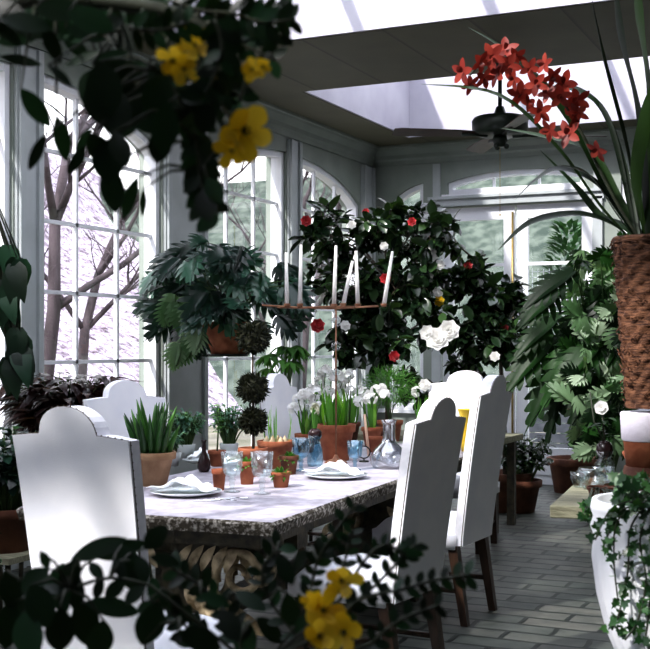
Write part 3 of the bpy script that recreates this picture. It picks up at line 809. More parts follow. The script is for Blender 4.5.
# hanging split-leaf plant by the pier
hp = P(228, 338, 8.9)
r = empty('wall_philodendron', (hp.x, hp.y, hp.z - .12), 0, 'blue-green lobed-leaf plant spilling from a terracotta pot fixed to the window pier', 'plant')
z = pot(r, .24, .21, .13, M_terra, False)
rr = random.Random(31); st = MB(); lf = MB(); Oh = V(r.location)
for i in range(84):
    for _t in range(20):
        u, v = rr.uniform(158, 296), rr.uniform(238, 338)
        if ((u - 226) / 70) ** 2 + ((v - 285) / 48) ** 2 < 1 and not (200 < u < 252 and v > 318): break
    dd = 8.85 + rr.uniform(-.4, .35); p = P(u, v, dd) - Oh
    k = (u - 226) / 70; tip = P(u + k * 24 + rr.uniform(-10, 10), v + rr.uniform(6, 26) * (.4 + abs(k)), dd - .1) - Oh
    if i % 2 == 0: st.tube([(0, 0, z), V((0, 0, z)).lerp(p, .55) + V((0, 0, .12)), p], [.007, .006, .004], 4, False)
    L = rr.uniform(.20, .32)
    lf.leaf(p, tip - p + rdir(rr) * .05, camdir(p + Oh) * .8 + V((0, 0, .7)) + rdir(rr) * .6, L, L * .95, 'lobed', curl=.5, seg=8)
st.build('stems', M_stem, r); lf.build('foliage', L_phil, r)
mb = MB()
br_ = V((XL + .03, hp.y, hp.z - .14)) - V(r.location)
mb.tube([br_, V((0, 0, -.012))], .008, 6); mb.lathe([(1e-4, -.02), (.15, -.02), (.16, 0), (1e-4, 0)], n=20)
mb.build('wall_bracket', M_iron, r)
extra = MB(); rr = random.Random(5)
for i in range(12):
    u, v = rr.uniform(168, 200), rr.uniform(290, 345)
    p = P(u, v, 8.5) - V(r.location); extra.leaf(p, (rr.uniform(-.5, .1), rr.uniform(-.4, .2), -1), camdir(p + r.location), .24, .19, 'lobed', curl=.4, seg=12)
extra.build('trailing_leaves', L_pale, r)

# plant stands along the left wall
def stand(x, y, h, w, l):
    o = empty('plant_stand', (x, y, 0), 0, l, 'stand'); mb = MB(); mb.box((0, 0, h - .015), (w, w, .03)); mb.build('stand_top', M_slab, o, smooth=False)
    for a in (-1, 1):
        for b in (-1, 1):
            mb = MB(); mb.tube([(a * w * .42, b * w * .42, h - .03), (a * w * .45, b * w * .45, 0)], .014, 6); mb.build('leg', M_base, o)
    return o
pc = P(66, 425, 7.1)
stand(pc.x, pc.y, .62, .42, 'wooden plant stand by the window under the dark red-leaved plant')
leafy_pot('coleus', (pc.x, pc.y, .62), .22, .17, M_terrad, 'lance', 190, .46, .19, .07, L_cole, 41, 'dark red-leaved coleus by the window behind the left foreground chair', spread=.34, up=.5)
pf = P(4, 480, 5.9)
stand(pf.x, pf.y, .42, .40, 'low plant stand at the left edge under the green bushy plant')
leafy_pot('bushy_plant', (pf.x, pf.y, .42), .22, .18, M_terrad, 'oval', 150, .42, .09, .05, L_phil, 42, 'green bushy potted plant at the far left edge beside the foreground chair', spread=.30)
leafy_pot('bushy_plant', (pf.x + .1, pf.y - .62, 0), .32, .2, M_terrad, 'oval', 100, .35, .09, .05, L_cam, 43, 'dark low potted plant on the floor at the lower left edge', spread=.3)
# hanging plant at left edge
r = empty('trailing_pothos', P(-50, 215, 4.2), 0, 'dark trailing plant in a hanging pot at the left edge before the window', 'plant')
pot(r, .16, .12, .08, M_terrad)
mb = MB(); lf = MB(); rr = random.Random(6)
for i in range(26):
    u, v = rr.choice([(8, 250), (18, 262), (4, 300), (14, 320), (20, 345), (10, 350), (22, 332), (6, 280)]); u += rr.uniform(-6, 4); v += rr.uniform(-10, 10)
    p = P(u, v, 4.15) - V(r.location); mb.tube([V((.05, 0, .13)), V((.10, .0, .16)).lerp(p, .4) + V((0, 0, .06)), p], .003, 4)
    lf.leaf(p, (rr.uniform(-.2, .6), rr.uniform(-.3, .3), -1), camdir(p + r.location), .15, .085, 'heart', curl=.3)
mb.tube([(0, 0, .16), (0, 0, ZC - r.location.z - .003)], .003, 4)
mb.build('stems', M_dstem, r); lf.build('foliage', L_cass, r)

# palmate plant between window and topiary
pp = P(283, 400, 8.6)
stand(pp.x, pp.y, .70, .34, 'tall plant stand behind the edge-on chair by the far window')
r = empty('umbrella_plant', (pp.x, pp.y, .70), 0, 'umbrella plant with fingered green leaves by the window right of the topiary', 'plant')
z = pot(r, .2, .14, .1, M_terra); st = MB(); lf = MB(); rr = random.Random(9)
for i in range(16):
    tgt = P(rr.uniform(262, 302), rr.uniform(345, 385), 8.6 + rr.uniform(-.2, .2)) - V(r.location)
    st.tube([(0, 0, z), V((0, 0, z)).lerp(tgt, .6) + V((0, 0, .06)), tgt], .005, 4)
    for k in range(7):
        a = 2 * PI * k / 7 + i; lf.leaf(tgt, (math.cos(a), math.sin(a), -.35), (0, 0, 1), .15, .045, 'lance', curl=.4)
st.build('stems', M_stem, r); lf.build('foliage', L_fern, r)
# window ledge plants: rue on the table's left side handled below

# --- topiary
pt = PT(253, 476)
r = empty('ball_topiary', (pt.x, pt.y, TT), 0, 'triple-ball clipped topiary on a thin stem behind the goblets', 'topiary')
z = pot(r, .15, .075, .052, M_terra)
d0 = 6.17
mb = MB(); hz = [HC - (v - 345) / FP * d0 - TT for v in (421, 388, 338)]
mb.tube([(0, 0, z - .02), (.004, 0, hz[0]), (-.004, 0, hz[1]), (0, 0, hz[2])], [.009, .007, .006, .004], 7); mb.build('stem', M_bark, r)
for c, rad in zip(hz, (.068, .078, .088)):
    mb = MB(); rr = random.Random(int(c * 100)); mb.ball((0, 0, c), rad * .72, 14, 9)
    for i in range(620):
        d = rdir(rr); mb.leaf(V((0, 0, c)) + d * rad * rr.uniform(.6, .88), d + rdir(rr) * .9, rdir(rr), .036, .011, seg=2)
    mb.build('clipped_ball', L_box, r)
# --- aloe
pa = PT(152, 485)
r = empty('potted_aloe', (pa.x, pa.y, TT), 0, 'upright spiky green aloe in a buff terracotta bowl at the near left table corner', 'plant')
z = pot(r, .165, .112, .072, M_terral)
rr = random.Random(2)
lf = MB()
for i in range(34):
    a = rr.uniform(0, 2 * PI); k = math.sqrt(rr.uniform(0, 1)); L = rr.uniform(.23, .33) * (1.05 - .3 * k)
    p0 = V((k * .075 * math.cos(a), k * .075 * math.sin(a), z - .01)); d = V((math.cos(a) * .32 * k + rr.uniform(-.06, .06), math.sin(a) * .32 * k, 1)).normalized()
    p1 = p0 + d * L * .5; d2 = (d + V((math.cos(a), math.sin(a), 0)) * .12).normalized(); p2 = p1 + d2 * L * .5
    lf.tube([p0, p0.lerp(p1, .5), p1, p1.lerp(p2, .6), p2], [.013, .015, .0135, .009, .0015], 7)
lf.build('foliage', L_aloe, r)
# --- small rue-like plants at the left of the table
for i, (u, v, hh, sp, lb_) in enumerate([(186, 457, .22, .11, 'blue-green fine-leaved herb in a white pot behind the dark vase'), (229, 456, .25, .12, 'blue-green fine-leaved herb in a blue-white bowl left of the topiary'), (171, 466, .13, .06, 'small blue-green herb just right of the spiky aloe')]):
    p = PT(u, v)
    leafy_pot('herb_plant', (p.x, p.y, TT), .08, .06, M_china, 'oval', 95 if i < 2 else 40, hh, .045, .018, L_rue, 60 + i, lb_, spread=sp, rim=False, up=.9, seg=3, group='fine-leaved herbs on the table')
# young seedling tall
p = PT(217, 466)
r = empty('tall_seedling', (p.x, p.y, TT), 0, 'tall thin yellow-green seedling rising against the bright window', 'plant'); z = pot(r, .09, .05, .035, M_terra)
mb = MB(); mb.tube([(0, 0, z), (.01, 0, z + .15), (0, 0, z + .27)], [.005, .004, .002], 5); mb.build('stem', M_stem, r)
lf = MB(); rr = random.Random(4)
for i in range(34):
    h_ = rr.uniform(.1, .28); a = rr.uniform(0, 2 * PI); lf.leaf((0, 0, z + h_), (math.cos(a), math.sin(a), .5), (0, 0, 1), .055, .013, curl=.6, seg=4)
lf.build('foliage', L_bulb, r)
# --- terracotta pot with bulb leaves
def bulb_pot(u, v, h, rt, mat_, nleaf, L, seed, label, flowers=0, name='potted_bulbs', fmat=M_wp, bulbs=0, w=.022):
    p = PT(u, v); r = empty(name, (p.x, p.y, TT), 0, label, 'plant'); z = pot(r, h, rt, rt * .68, mat_); rr = random.Random(seed); lf = MB()
    for i in range(nleaf):
        a = rr.uniform(0, 2 * PI); k = rr.uniform(0, .7)
        lf.leaf((rt * k * math.cos(a), rt * k * math.sin(a), z - .01), (math.cos(a) * .35, math.sin(a) * .35, 1), (-math.cos(a), -math.sin(a), .2), L * rr.uniform(.7, 1.1), w * rr.uniform(.8, 1.2), 'strap', curl=rr.uniform(-.1, -.5), fold=.4, seg=6)
    lf.build('foliage', L_bulb, r)
    for b in range(bulbs):
        a = b * 2.4; q = MB(); q.lathe([(1e-4, -.02), (.018, -.008), (.02, .004), (.008, .022), (.003, .034)], (rt * .55 * math.cos(a), rt * .55 * math.sin(a), z + .012), 10); q.build('bulb', M_bulb, r)
    if flowers:
        st = MB()
        heads = []
        for f in range(flowers):
            a = rr.uniform(0, 2 * PI); k = rr.uniform(.1, 1); hd = V((k * rt * 1.9 * math.cos(a), k * rt * 1.9 * math.sin(a), z + L * rr.uniform(.75, 1.25))); heads.append(hd)
            st.tube([(0, 0, z), V((0, 0, z)).lerp(hd, .5) + V((0, 0, .02)), hd], .003, 4)
        st.build('stems', M_stem, r)
        for hd in heads:
            q = MB()
            for j in range(7):
                d = rdir(rr, .3); rosette(hd + d * .022, .028, 5, q, d, .3, 1)
            q.build('flower_head', fmat, r)
    return r
bulb_pot(336, 460, .215, .112, M_terra, 26, .25, 71, 'tall terracotta pot of upright bright green bulb leaves at the table middle', bulbs=0, w=.034)
bulb_pot(306, 452, .12, .07, M_terra, 10, .22, 72, 'white-flowered narcissus in a small pot left of the tall terracotta pot', 9, 'narcissus_pot')
bulb_pot(372, 446, .13, .07, M_terra, 12, .24, 73, 'white-flowered narcissus in a small pot left of the carafe', 8, 'narcissus_pot')
bulb_pot(350, 440, .13, .075, M_terrad, 12, .30, 74, 'tall white-flowered narcissus behind the bright green bulb leaves', 9, 'narcissus_pot')
bulb_pot(322, 441, .13, .075, M_terrad, 12, .32, 77, 'tall white-flowered narcissus straight behind the blue hyacinth glass', 9, 'narcissus_pot')
bulb_pot(276, 468, .155, .10, M_terra, 9, .22, 75, 'terracotta pot of pale bulbs and thin shoots right of the topiary', 0, 'potted_bulbs', bulbs=7, w=.009)
bulb_pot(424, 443, .13, .08, M_terrad, 14, .22, 76, 'green sprouting plant in a dark pot behind the carafe', 2, 'potted_bulbs')
# fine fern ball behind carafe
p = PT(390, 441)
r = empty('asparagus_fern', (p.x, p.y, TT), 0, 'fluffy bright green fern in a terracotta pot behind the carafe', 'plant'); z = pot(r, .15, .09, .065, M_terra)
lf = MB(); rr = random.Random(12)
for i in range(1500):
    d = rdir(rr, .1); q = V((0, 0, z + .26)) + V((d.x * .2, d.y * .2, d.z * .15)) * rr.uniform(.4, 1)
    lf.leaf(q, d + rdir(rr) * .7, rdir(rr), .045, .006, seg=1, kind='round' if False else 'spike')
lf.build('foliage', L_fern, r)
st = MB()
for i in range(14):
    d = rdir(rr, .5); st.tube([(0, 0, z), V((0, 0, z + .12)) + d * .03, V((0, 0, z + .26)) + V((d.x * .17, d.y * .17, d.z * .12))], .002, 4)
st.build('stems', M_stem, r)
# small succulent pots, stacked near goblets
def tiny(u, v, h, rt, label, plant=True, mat_=M_terra, seed=1):
    p = PT(u, v); r = empty('small_terracotta_pot', (p.x, p.y, TT), 0, label, 'pot', 'small terracotta pots on the table'); z = pot(r, h, rt, rt * .72, mat_)
    if plant:
        lf = MB(); rr = random.Random(seed)
        for i in range(60):
            d = rdir(rr, .6); lf.leaf(V((0, 0, z - .005)) + V((d.x, d.y, 0)) * rt * .5, d, (0, 0, 1), .045, .014, seg=3)
        lf.build('foliage', L_fern, r)
tiny(219, 490, .10, .034, 'tiny orange terracotta pot between the plates and the near goblet', False)
tiny(247, 484, .115, .042, 'small terracotta pot standing between the two goblets', True, seed=2)
tiny(281, 487, .075, .047, 'low terracotta pot of tiny green plants right of the second goblet', True, seed=3)
tiny(289, 474, .10, .05, 'small dark terracotta pot behind the low pot of tiny plants', True, M_terrad, seed=4)
tiny(375, 452, .10, .055, 'small terracotta pot left of the carafe under a peach taper', False)
# dark bud vase
p = PT(204, 472); mb = MB(); mb.lathe([(1e-4, 0), (.024, 0), (.036, .02), (.036, .05), (.022, .085), (.012, .11), (.010, .16), (.016, .175), (.012, .175), (.008, .16), (.01, .11), (1e-4, .02)], n=22)
o = mb.build('bud_vase', M_dark); o.location = (p.x, p.y, TT); tag(o, 'small dark glazed bud vase behind the near plate', 'vase')

# goblets
def goblet(mat_):
    r = empty('goblet'); mb = MB()
    mb.lathe([(.020, .075), (.040, .085), (.047, .11), (.053, .19), (.0515, .19), (.045, .112), (.038, .09), (.018, .081), (1e-4, .080)], n=26); mb.build('bowl', mat_, r)
    mb = MB(); mb.lathe([(.020, .076), (.010, .068), (.018, .056), (.010, .045), (.014, .034), (.009, .022), (.012, .012)], n=20); mb.build('stem', mat_, r)
    mb = MB(); mb.lathe([(.012, .012), (.038, .006), (.040, 0), (1e-4, 0)], n=24); mb.build('foot', mat_, r)
    return r
g0 = goblet(M_glass)
gl_ = [(232, 492, 1.0, 'clear goblet, left of the pair at the near end of the table'), (262, 494, 1.03, 'clear goblet, right of the pair at the near end of the table')]
for i, (u, v, s, l) in enumerate(gl_):
    o = g0 if i == 0 else copy_tree(g0); p = PT(u, v); o.location = (p.x, p.y, TT); o.scale = (s, s, s); tag(o, l, 'glass', 'stemmed glasses on the table')
g1 = goblet(M_blue)
for i, (u, v, s, l) in enumerate([(301, 471, .95, 'pale blue goblet beside the blue hyacinth glass'), (355, 470, .85, 'small blue goblet right of the tall terracotta pot')]):
    o = g1 if i == 0 else copy_tree(g1); p = PT(u, v); o.location = (p.x, p.y, TT); o.scale = (s, s, s); tag(o, l, 'glass', 'stemmed glasses on the table')
# hyacinth glass
p = PT(315, 466); r = empty('hyacinth_vase', (p.x, p.y, TT), 0, 'blue hyacinth glass with a dark bulb and green shoot', 'vase')
mb = MB(); mb.lathe([(1e-4, 0), (.040, 0), (.046, .02), (.044, .09), (.032, .125), (.026, .14), (.042, .175), (.040, .175), (.024, .142), (.040, .09), (1e-4, .02)], n=26); mb.build('glass_body', M_blue, r)
mb = MB(); mb.ball((0, 0, .185), .04, 14, 9, (1, 1, .8)); mb.build('bulb', M_dark, r)
lf = MB()
for k in range(7): a = k * .9; lf.leaf((.008 * math.cos(a), .008 * math.sin(a), .205), (math.cos(a) * .3, math.sin(a) * .3, 1), (-math.cos(a), -math.sin(a), 0), .13, .026, 'strap', curl=-.3, fold=.4)
lf.build('foliage', L_bulb, r)
mb = MB(); rr = random.Random(8)
for i in range(26): d = rdir(rr); rosette(V((0, 0, .32)) + V((d.x * .018, d.y * .018, d.z * .035)), .014, 5, mb, d, .3, 1)
mb.build('flower_head', M_creamp, r)
# carafe
p = PT(389, 468); mb = MB()
mb.lathe([(1e-4, 0), (.085, 0), (.105, .025), (.108, .06), (.085, .105), (.045, .14), (.036, .17), (.036, .24), (.045, .27), (.042, .27), (.033, .24), (.033, .17), (.042, .142), (.082, .105), (.103, .06), (1e-4, .012)], n=34)
o = mb.build('carafe', glassmat('carafe_glass', (.90, .92, .94), .18, .7, .12)); o.location = (p.x, p.y, TT); tag(o, 'round-bellied clear glass carafe with a tall neck by the near right chair', 'carafe')
# standing lens
p = PT(364, 462); r = empty('magnifying_glass', (p.x, p.y, TT), YAW, 'small round dark-rimmed lens standing upright left of the carafe', 'lens')
mb = MB(); mb.tube([(0.036 * math.cos(a * PI / 12), 0, .058 + .036 * math.sin(a * PI / 12)) for a in range(25)], .004, 6, False); mb.tube([(0, 0, .022), (0, 0, .008)], .005, 6); mb.lathe([(1e-4, 0), (.03, 0), (.028, .008), (1e-4, .01)], n=18); mb.build('rim', M_iron, r)
mb = MB(); mb.lathe([(1e-4, 0), (.034, 0)], (0, 0, .058), 24, Matrix.Rotation(PI / 2, 3, 'X')); mb.build('lens', M_glass, r)
# peach taper leaning
p = PT(371, 455)
mb = MB(); mb.tube([V((0, 0, .0)), V((-.03, 0, .26))], [.010, .008], 10); o = mb.build('taper_candle', surf('peach_wax', (.80, .52, .36), (.88, .62, .45), 10, .5)); o.location = (p.x + .02, p.y - .08, TT); tag(o, 'peach taper candle leaning among the pots left of the carafe', 'candle')
# yellow vase
p = P(467, 447, 7.6)
r = empty('yellow_vase', (p.x, p.y, TT), 0, 'bright yellow tall vase on the far end of the table', 'vase')
mb = MB(); mb.lathe([(1e-4, 0), (.035, 0), (.04, .03), (.035, .12), (.038, .2), (.06, .27), (.066, .275), (.055, .27), (.03, .2), (1e-4, .05)], n=26); mb.build('vase_body', M_yvase, r)
# plates + napkins + cutlery
def setting(u, v, s, rz, lp, ln):
    p = PT(u, v); r = empty('dinner_plate', (p.x, p.y, TT), 0, lp, 'plate', 'white plates on the table')
    mb = MB(); mb.lathe([(1e-4, 0), (.08 * s, 0), (.14 * s, .018), (.142 * s, .021), (.10 * s, .010), (1e-4, .008)], n=40); mb.build('plate_dish', M_china, r)
    mb = MB(); mb.lathe([(.139 * s, .0185), (.1435 * s, .0205), (.1435 * s, .0225), (.139 * s, .0215)], n=40); mb.build('plate_rim', M_china, r)
    nk = MB(); K = 14; vs = []
    for j in range(K + 1):
        for i in range(K + 1):
            a = -1 + 2 * i / K; b = -1 + 2 * j / K
            z = .016 + .016 * math.sin(a * 3 + b * 2) ** 2 + .028 * math.exp(-((a - .2 * b) * 2.2) ** 2) + .022 * math.sin(a * 5 - b * 3) ** 2 * (1 - a * a)
            vs.append((a * .115 * s * (1 - .25 * b), b * .07 * s, z))
    nk.add(vs, [(j * (K + 1) + i, j * (K + 1) + i + 1, (j + 1) * (K + 1) + i + 1, (j + 1) * (K + 1) + i) for j in range(K) for i in range(K)])
    o = nk.build('napkin', M_napkin); o.location = (p.x, p.y, TT + .010); o.rotation_euler.z = rz
    md = o.modifiers.new('solid', 'SOLIDIFY'); md.thickness = .004
    tag(o, ln, 'napkin', 'folded napkins on the plates')
setting(186, 495, 1.15, .3, 'white plate with napkin at the near end of the table', 'crumpled white napkin on the near-end plate')
setting(336, 478, 1.15, .2, 'white plate with napkin in front of the tall terracotta pot', 'folded white napkin on the plate in front of the tall terracotta pot')
setting(202, 463, .8, 1.0, 'white plate behind the dark bud vase by the left side', 'white napkin on the plate behind the dark bud vase')
def cutlery(u, v, rz, fork, label):
    p = PT(u, v); mb = MB()
    mb.tube([(-.095, 0, .004), (0, 0, .006), (.03, 0, .008)], [.006, .004, .003], 6)
    if fork:
        mb.box((.045, 0, .009), (.022, .02, .002))
        for k in range(4): mb.tube([(.055, -.0085 + k * .0057, .009), (.095, -.0085 + k * .0057, .006)], .0014, 4)
    else: mb.lathe([(1e-4, 0), (.014, .003), (.016, .005)], (.055, 0, .003), 16, Matrix.Diagonal(V((1.6, 1, 1))))
    o = mb.build('fork' if fork else 'spoon', M_silver); o.location = (p.x, p.y, TT + .001); o.rotation_euler.z = rz; tag(o, label, 'fork' if fork else 'spoon')
cutlery(215, 502, .5, True, 'silver fork at the near table edge right of the plate, nearest the viewer')
cutlery(232, 500, .7, False, 'silver spoon at the near table edge below the goblets')

# ------------------------------------------------------------------ candelabrum
dc = 6.85; pb = P(336, 462, dc)
cz = HC + 38 / FP * dc - TT
cl = empty('candelabrum', (pb.x, pb.y, TT), YAW, 'tall slender standing candelabrum with a wide wire crossbar above the table flowers', 'candelabrum')
mb = MB(); mb.lathe([(1e-4, 0), (.07, 0), (.06, .012), (.02, .025), (.008, .05), (1e-4, .05)], n=24); mb.build('base', M_copper, cl)
mb = MB(); mb.tube([(0, 0, .04), (0, 0, cz)], .005, 8); mb.build('stem', M_copper, cl)
for v, rad in ((322, .03), (346, .028), (372, .022)):
    mb = MB(); mb.ball((0, 0, HC - (v - 345) / FP * dc - TT), rad, 18, 12); mb.build('glass_ball', M_glass, cl)
mb = MB(); xa, xb = (262 - 336) / FP * dc, (378 - 336) / FP * dc
mb.tube([(xa, .0, cz + .01), (xa * .5, 0, cz - .004), (0, 0, cz), (xb * .6, 0, cz), (xb, 0, cz + .005)], .006, 8)
mb.tube([(xa * .8, .1, cz), (0, 0.0, cz - .01), (xb, -.1, cz)], .004, 8)
mb.tube([(.12 * math.cos(a * PI / 12), .12 * math.sin(a * PI / 12), cz) for a in range(25)], .004, 6, False)
mb.build('crossbar', M_copper, cl)
cands = [(287, 247, 300, -1), (300, 243, 304, 1), (334, 245, 306, 2), (343, 255, 300, 12), (358, 247, 302, -2), (389, 257, 312, 9)]
for i, (u, v0, v1, tl) in enumerate(cands):
    x = (u - 336) / FP * dc; yy = (0, .0, .06, -.05, .02, 0)[i]
    h_ = (v1 - v0) / FP * dc
    if i == 5: x -= .03
    cup = MB(); cup.lathe([(1e-4, 0), (.016, .002), (.02, .02), (.018, .02), (.014, .004)], (x, yy, cz), 14); cup.build('candle_cup', M_copper, cl)
    b = V((x, yy, cz + .008)); M3 = Matrix.Rotation(YAW, 4, 'Z'); w = M3 @ b + V((pb.x, pb.y, TT))
    mb = MB(); tl_ = R(tl); mb.tube([(0, 0, 0), (math.sin(tl_) * h_ * .5, 0, h_ * .5), (math.sin(tl_) * h_, 0, h_ * math.cos(tl_))], [.0135, .011, .008], 12)
    o = mb.build('candle', M_candle); o.location = w; o.rotation_euler.z = YAW
    wk = MB(); wk.tube([(math.sin(tl_) * h_, 0, h_ * math.cos(tl_) - .002), (math.sin(tl_) * h_ + .001, 0, h_ + .012)], .0015, 5); wk.build('wick', M_dark, o)
    tag(o, ['leftmost white candle of the candelabrum, far left on the crossbar', 'second white candle from the left on the candelabrum', 'white candle standing over the candelabrum stem', 'leaning white candle just right of the candelabrum stem', 'straight white candle second from the right on the candelabrum', 'rightmost white candle of the candelabrum, tilted to the right'][i], 'candle', 'white candles on the candelabrum')

# ------------------------------------------------------------------ ceiling fan
pfn = P(500, 125, 9.0)
fan = empty('ceiling_fan', (pfn.x, pfn.y, pfn.z), R(12), 'dark green ceiling fan hanging before the far skylight', 'ceiling fan')
mb = MB(); mb.lathe([(1e-4, -.085), (.17, -.08), (.212, -.06), (.216, .03), (.20, .055), (.12, .07), (.05, .08), (.03, .14), (1e-4, .14)], n=36); mb.build('motor_housing', M_fan, fan)
mb = MB(); mb.tube([(0, 0, .1), (0, 0, ZC - pfn.z - .03)], .016, 10); mb.lathe([(.016, ZC - pfn.z - .1), (.06, ZC - pfn.z - .03), (.065, ZC - pfn.z), (1e-4, ZC - pfn.z)], n=20); mb.build('down_rod', M_fan, fan)
for k in range(4):
    a = R(20) + k * PI / 2; Mz = Matrix.Rotation(a, 3, 'Z'); Mt = Matrix.Rotation(R(11), 3, 'X')
    mb = MB(); pr = [(.20, .03), (.24, .055), (.32, .065), (.6, .075), (.78, .078), (.83, .06)]
    vs = []
    for zz in (-.003, .003):
        for sgn in (1, -1):
            for x, w in pr: vs.append(Mz @ (Mt @ V((x, sgn * w, zz)) + V((0, 0, -.07))))
    n = 6; fs = []
    for i in range(n - 1):
        fs += [(i, i + 1, n + i + 1, n + i), (2 * n + i, 3 * n + i, 3 * n + i + 1, 2 * n + i + 1), (i, 2 * n + i, 2 * n + i + 1, i + 1), (n + i, n + i + 1, 3 * n + i + 1, 3 * n + i)]
    fs += [(0, n, 3 * n, 2 * n), (n - 1, 3 * n - 1, 4 * n - 1, 2 * n - 1)]
    mb.add(vs, fs); bl = mb.build('blade', M_blade, fan, smooth=False)
    mb = MB(); mb.tube([Mz @ V((.10, 0, -.085)), Mz @ V((.22, 0, -.08)), Mz @ V((.30, 0, -.075))], [.014, .011, .016], 6); mb.build('blade_arm', M_fan, bl)
mb = MB(); mb.lathe([(1e-4, -.17), (.04, -.165), (.06, -.12), (.05, -.085), (1e-4, -.085)], n=20)
for k in range(3): mb.ball((.05 * math.cos(k * 2.1), .05 * math.sin(k * 2.1), -.165), .022, 10, 6)
mb.build('switch_housing', M_fan, fan)
mb = MB(); mb.tube([(0, 0, -.16), (0, 0, -.68)], .0022, 5); mb.ball((0, 0, -.69), .008, 8, 6); mb.build('pull_chain', M_brass, fan)

# ------------------------------------------------------------------ right side: bench with basket, pots
zs = .95
c0 = P(561, 490, 4.04)
def on(u, v, z=zs): return P(u, v, (HC - z) * FP / (v - 345))
bx0, bx1, by0, by1 = c0.x, c0.x + 1.25, c0.y - .30, c0.y + .28
side = empty('potting_bench', ((bx0 + bx1) / 2, c0.y, 0), YAW * .25, 'weathered plank bench at the right edge holding the basket and glass bowl', 'bench')
mb = MB(); mb.box((.02, 0, zs - .027), (1.26, .56, .04)); mb.build('bench_top', M_slab, side, smooth=False, bevel=.004)
mb = MB(); mb.box((0.12, .02, zs - .085), (.98, .36, .09)); mb.build('apron', M_base, side, smooth=False)
for a in (-.38, .5):
    for b in (-.15, .15):
        mb = MB(); mb.box((a, b, .43), (.05, .05, .86)); mb.build('leg', M_base, side, smooth=False)
zs += -.007
# glass bowl of shells
p = on(592, 487); mb = MB(); mb.lathe([(1e-4, 0), (.03, 0), (.05, .03), (.052, .06), (.045, .075), (.043, .075), (.049, .058), (.047, .032), (1e-4, .006)], n=26)
o = mb.build('glass_bowl', M_glass); o.location = (p.x, p.y, zs); tag(o, 'small clear glass bowl on the plank bench', 'bowl')
p = on(580, 485); mb = MB(); mb.lathe([(1e-4, 0), (.022, 0), (.034, .03), (.034, .055), (.032, .055), (.03, .03), (1e-4, .005)], n=22)
o = mb.build('glass_cup', M_glass); o.location = (p.x, p.y, zs); tag(o, 'tiny clear glass cup left of the glass bowl on the plank bench', 'cup')
p = on(604, 481); mb = MB(); mb.lathe([(1e-4, 0), (.025, 0), (.036, .03), (.038, .06), (.036, .06), (.032, .03), (1e-4, .005)], n=22)
o = mb.build('glass_cup', M_glass); o.location = (p.x, p.y, zs); tag(o, 'tiny clear glass cup right of the glass bowl on the plank bench', 'cup')
# bulb vase
p = on(592, 480); 
# terracotta pot tipped
p = on(627, 488); r = empty('tipped_pot', (p.x, p.y + .05, zs + .075), 0, 'orange terracotta pot lying tipped on the plank bench', 'pot')
r.rotation_euler = (R(0), R(-58), R(200)); pot(r, .15, .075, .05, M_terra, soil=False)
r.location.z = zs + .086
# stack: dark upturned pot, banded pot, basket with orchid
db = 3.75; pk = P(646, 480, db)
r = empty('upturned_pot', (pk.x, pk.y, zs), 0, 'dark upturned terracotta pot under the white-banded pot', 'pot'); 
zt = HC - (466 - 345) / FP * db
h_ = zt - zs
mb = MB(); mb.lathe([(.08, 0), (.095, 0), (.095, h_ * .25), (.088, h_ * .27), (.068, h_), (1e-4, h_)], n=28); mb.build('pot_body', M_terrad, r)
z2 = HC - (412 - 345) / FP * db
r = empty('banded_pot', (pk.x, pk.y, zt), 0, 'terracotta pot with a broad whitewashed band beneath the wicker basket', 'pot')
hh = z2 - zt; mb = MB(); mb.lathe([(1e-4, 0), (.062, 0), (.072, hh * .5)], n=30); mb.build('pot_body', M_terra, r)
mb = MB(); mb.lathe([(.073, hh * .47), (.077, hh * .5), (.081, hh * .97), (.078, hh), (1e-4, hh)], n=30); mb.build('white_band', M_lime, r)
z3 = HC - (243 - 345) / FP * db
orc = empty('orchid_basket', (pk.x, pk.y, z2 + .012), 0, 'tall wicker basket of orchid with long arching strap leaves and a red flower spray', 'orchid')
hb = z3 - z2; mb = MB(); n = 44; m = 60; vs = []
for j in range(m + 1):
    t = j / m; r_ = .056 + .044 * t ** .8
    for k in range(n):
        a = 2 * PI * k / n; w = .006 * math.sin(n / 4 * a + (j % 6 < 3) * PI) + .002 * math.sin(j * 1.57)
        vs.append(((r_ + w) * math.cos(a), (r_ + w) * math.sin(a), hb * t))
mb.add(vs, [(j * n + k, j * n + (k + 1) % n, (j + 1) * n + (k + 1) % n, (j + 1) * n + k) for j in range(m) for k in range(n)])
mb.lathe([(.104, hb - .012), (.108, hb), (.102, hb + .008), (.094, hb)], n=30)
bask = mb.build('wicker_basket', M_wicker, orc)
rr = random.Random(14); mb = MB()
for i in range(260):
    a = rr.uniform(0, 2 * PI); z = rr.uniform(0, hb); r_ = .060 + .042 * (z / hb) ** .8
    mb.tube([(r_ * math.cos(a), r_ * math.sin(a), z), ((r_ + .012) * math.cos(a + .12), (r_ + .012) * math.sin(a + .12), z + rr.uniform(-.02, .02)), ((r_ + .004) * math.cos(a + .25), (r_ + .004) * math.sin(a + .25), z)], .002, 4)
mb.build('loose_wicker', M_wicker, bask)['kind'] = 'stuff'
mb = MB(); mb.lathe([(.097, hb - .015), (1e-4, hb - .005)], n=20); mb.build('soil', M_soil, orc)
O = V(orc.location)
def px_path(pts, d0, d1):
    n = len(pts); return [P(u, v, d0 + (d1 - d0) * i / (n - 1)) - O for i, (u, v) in enumerate(pts)]
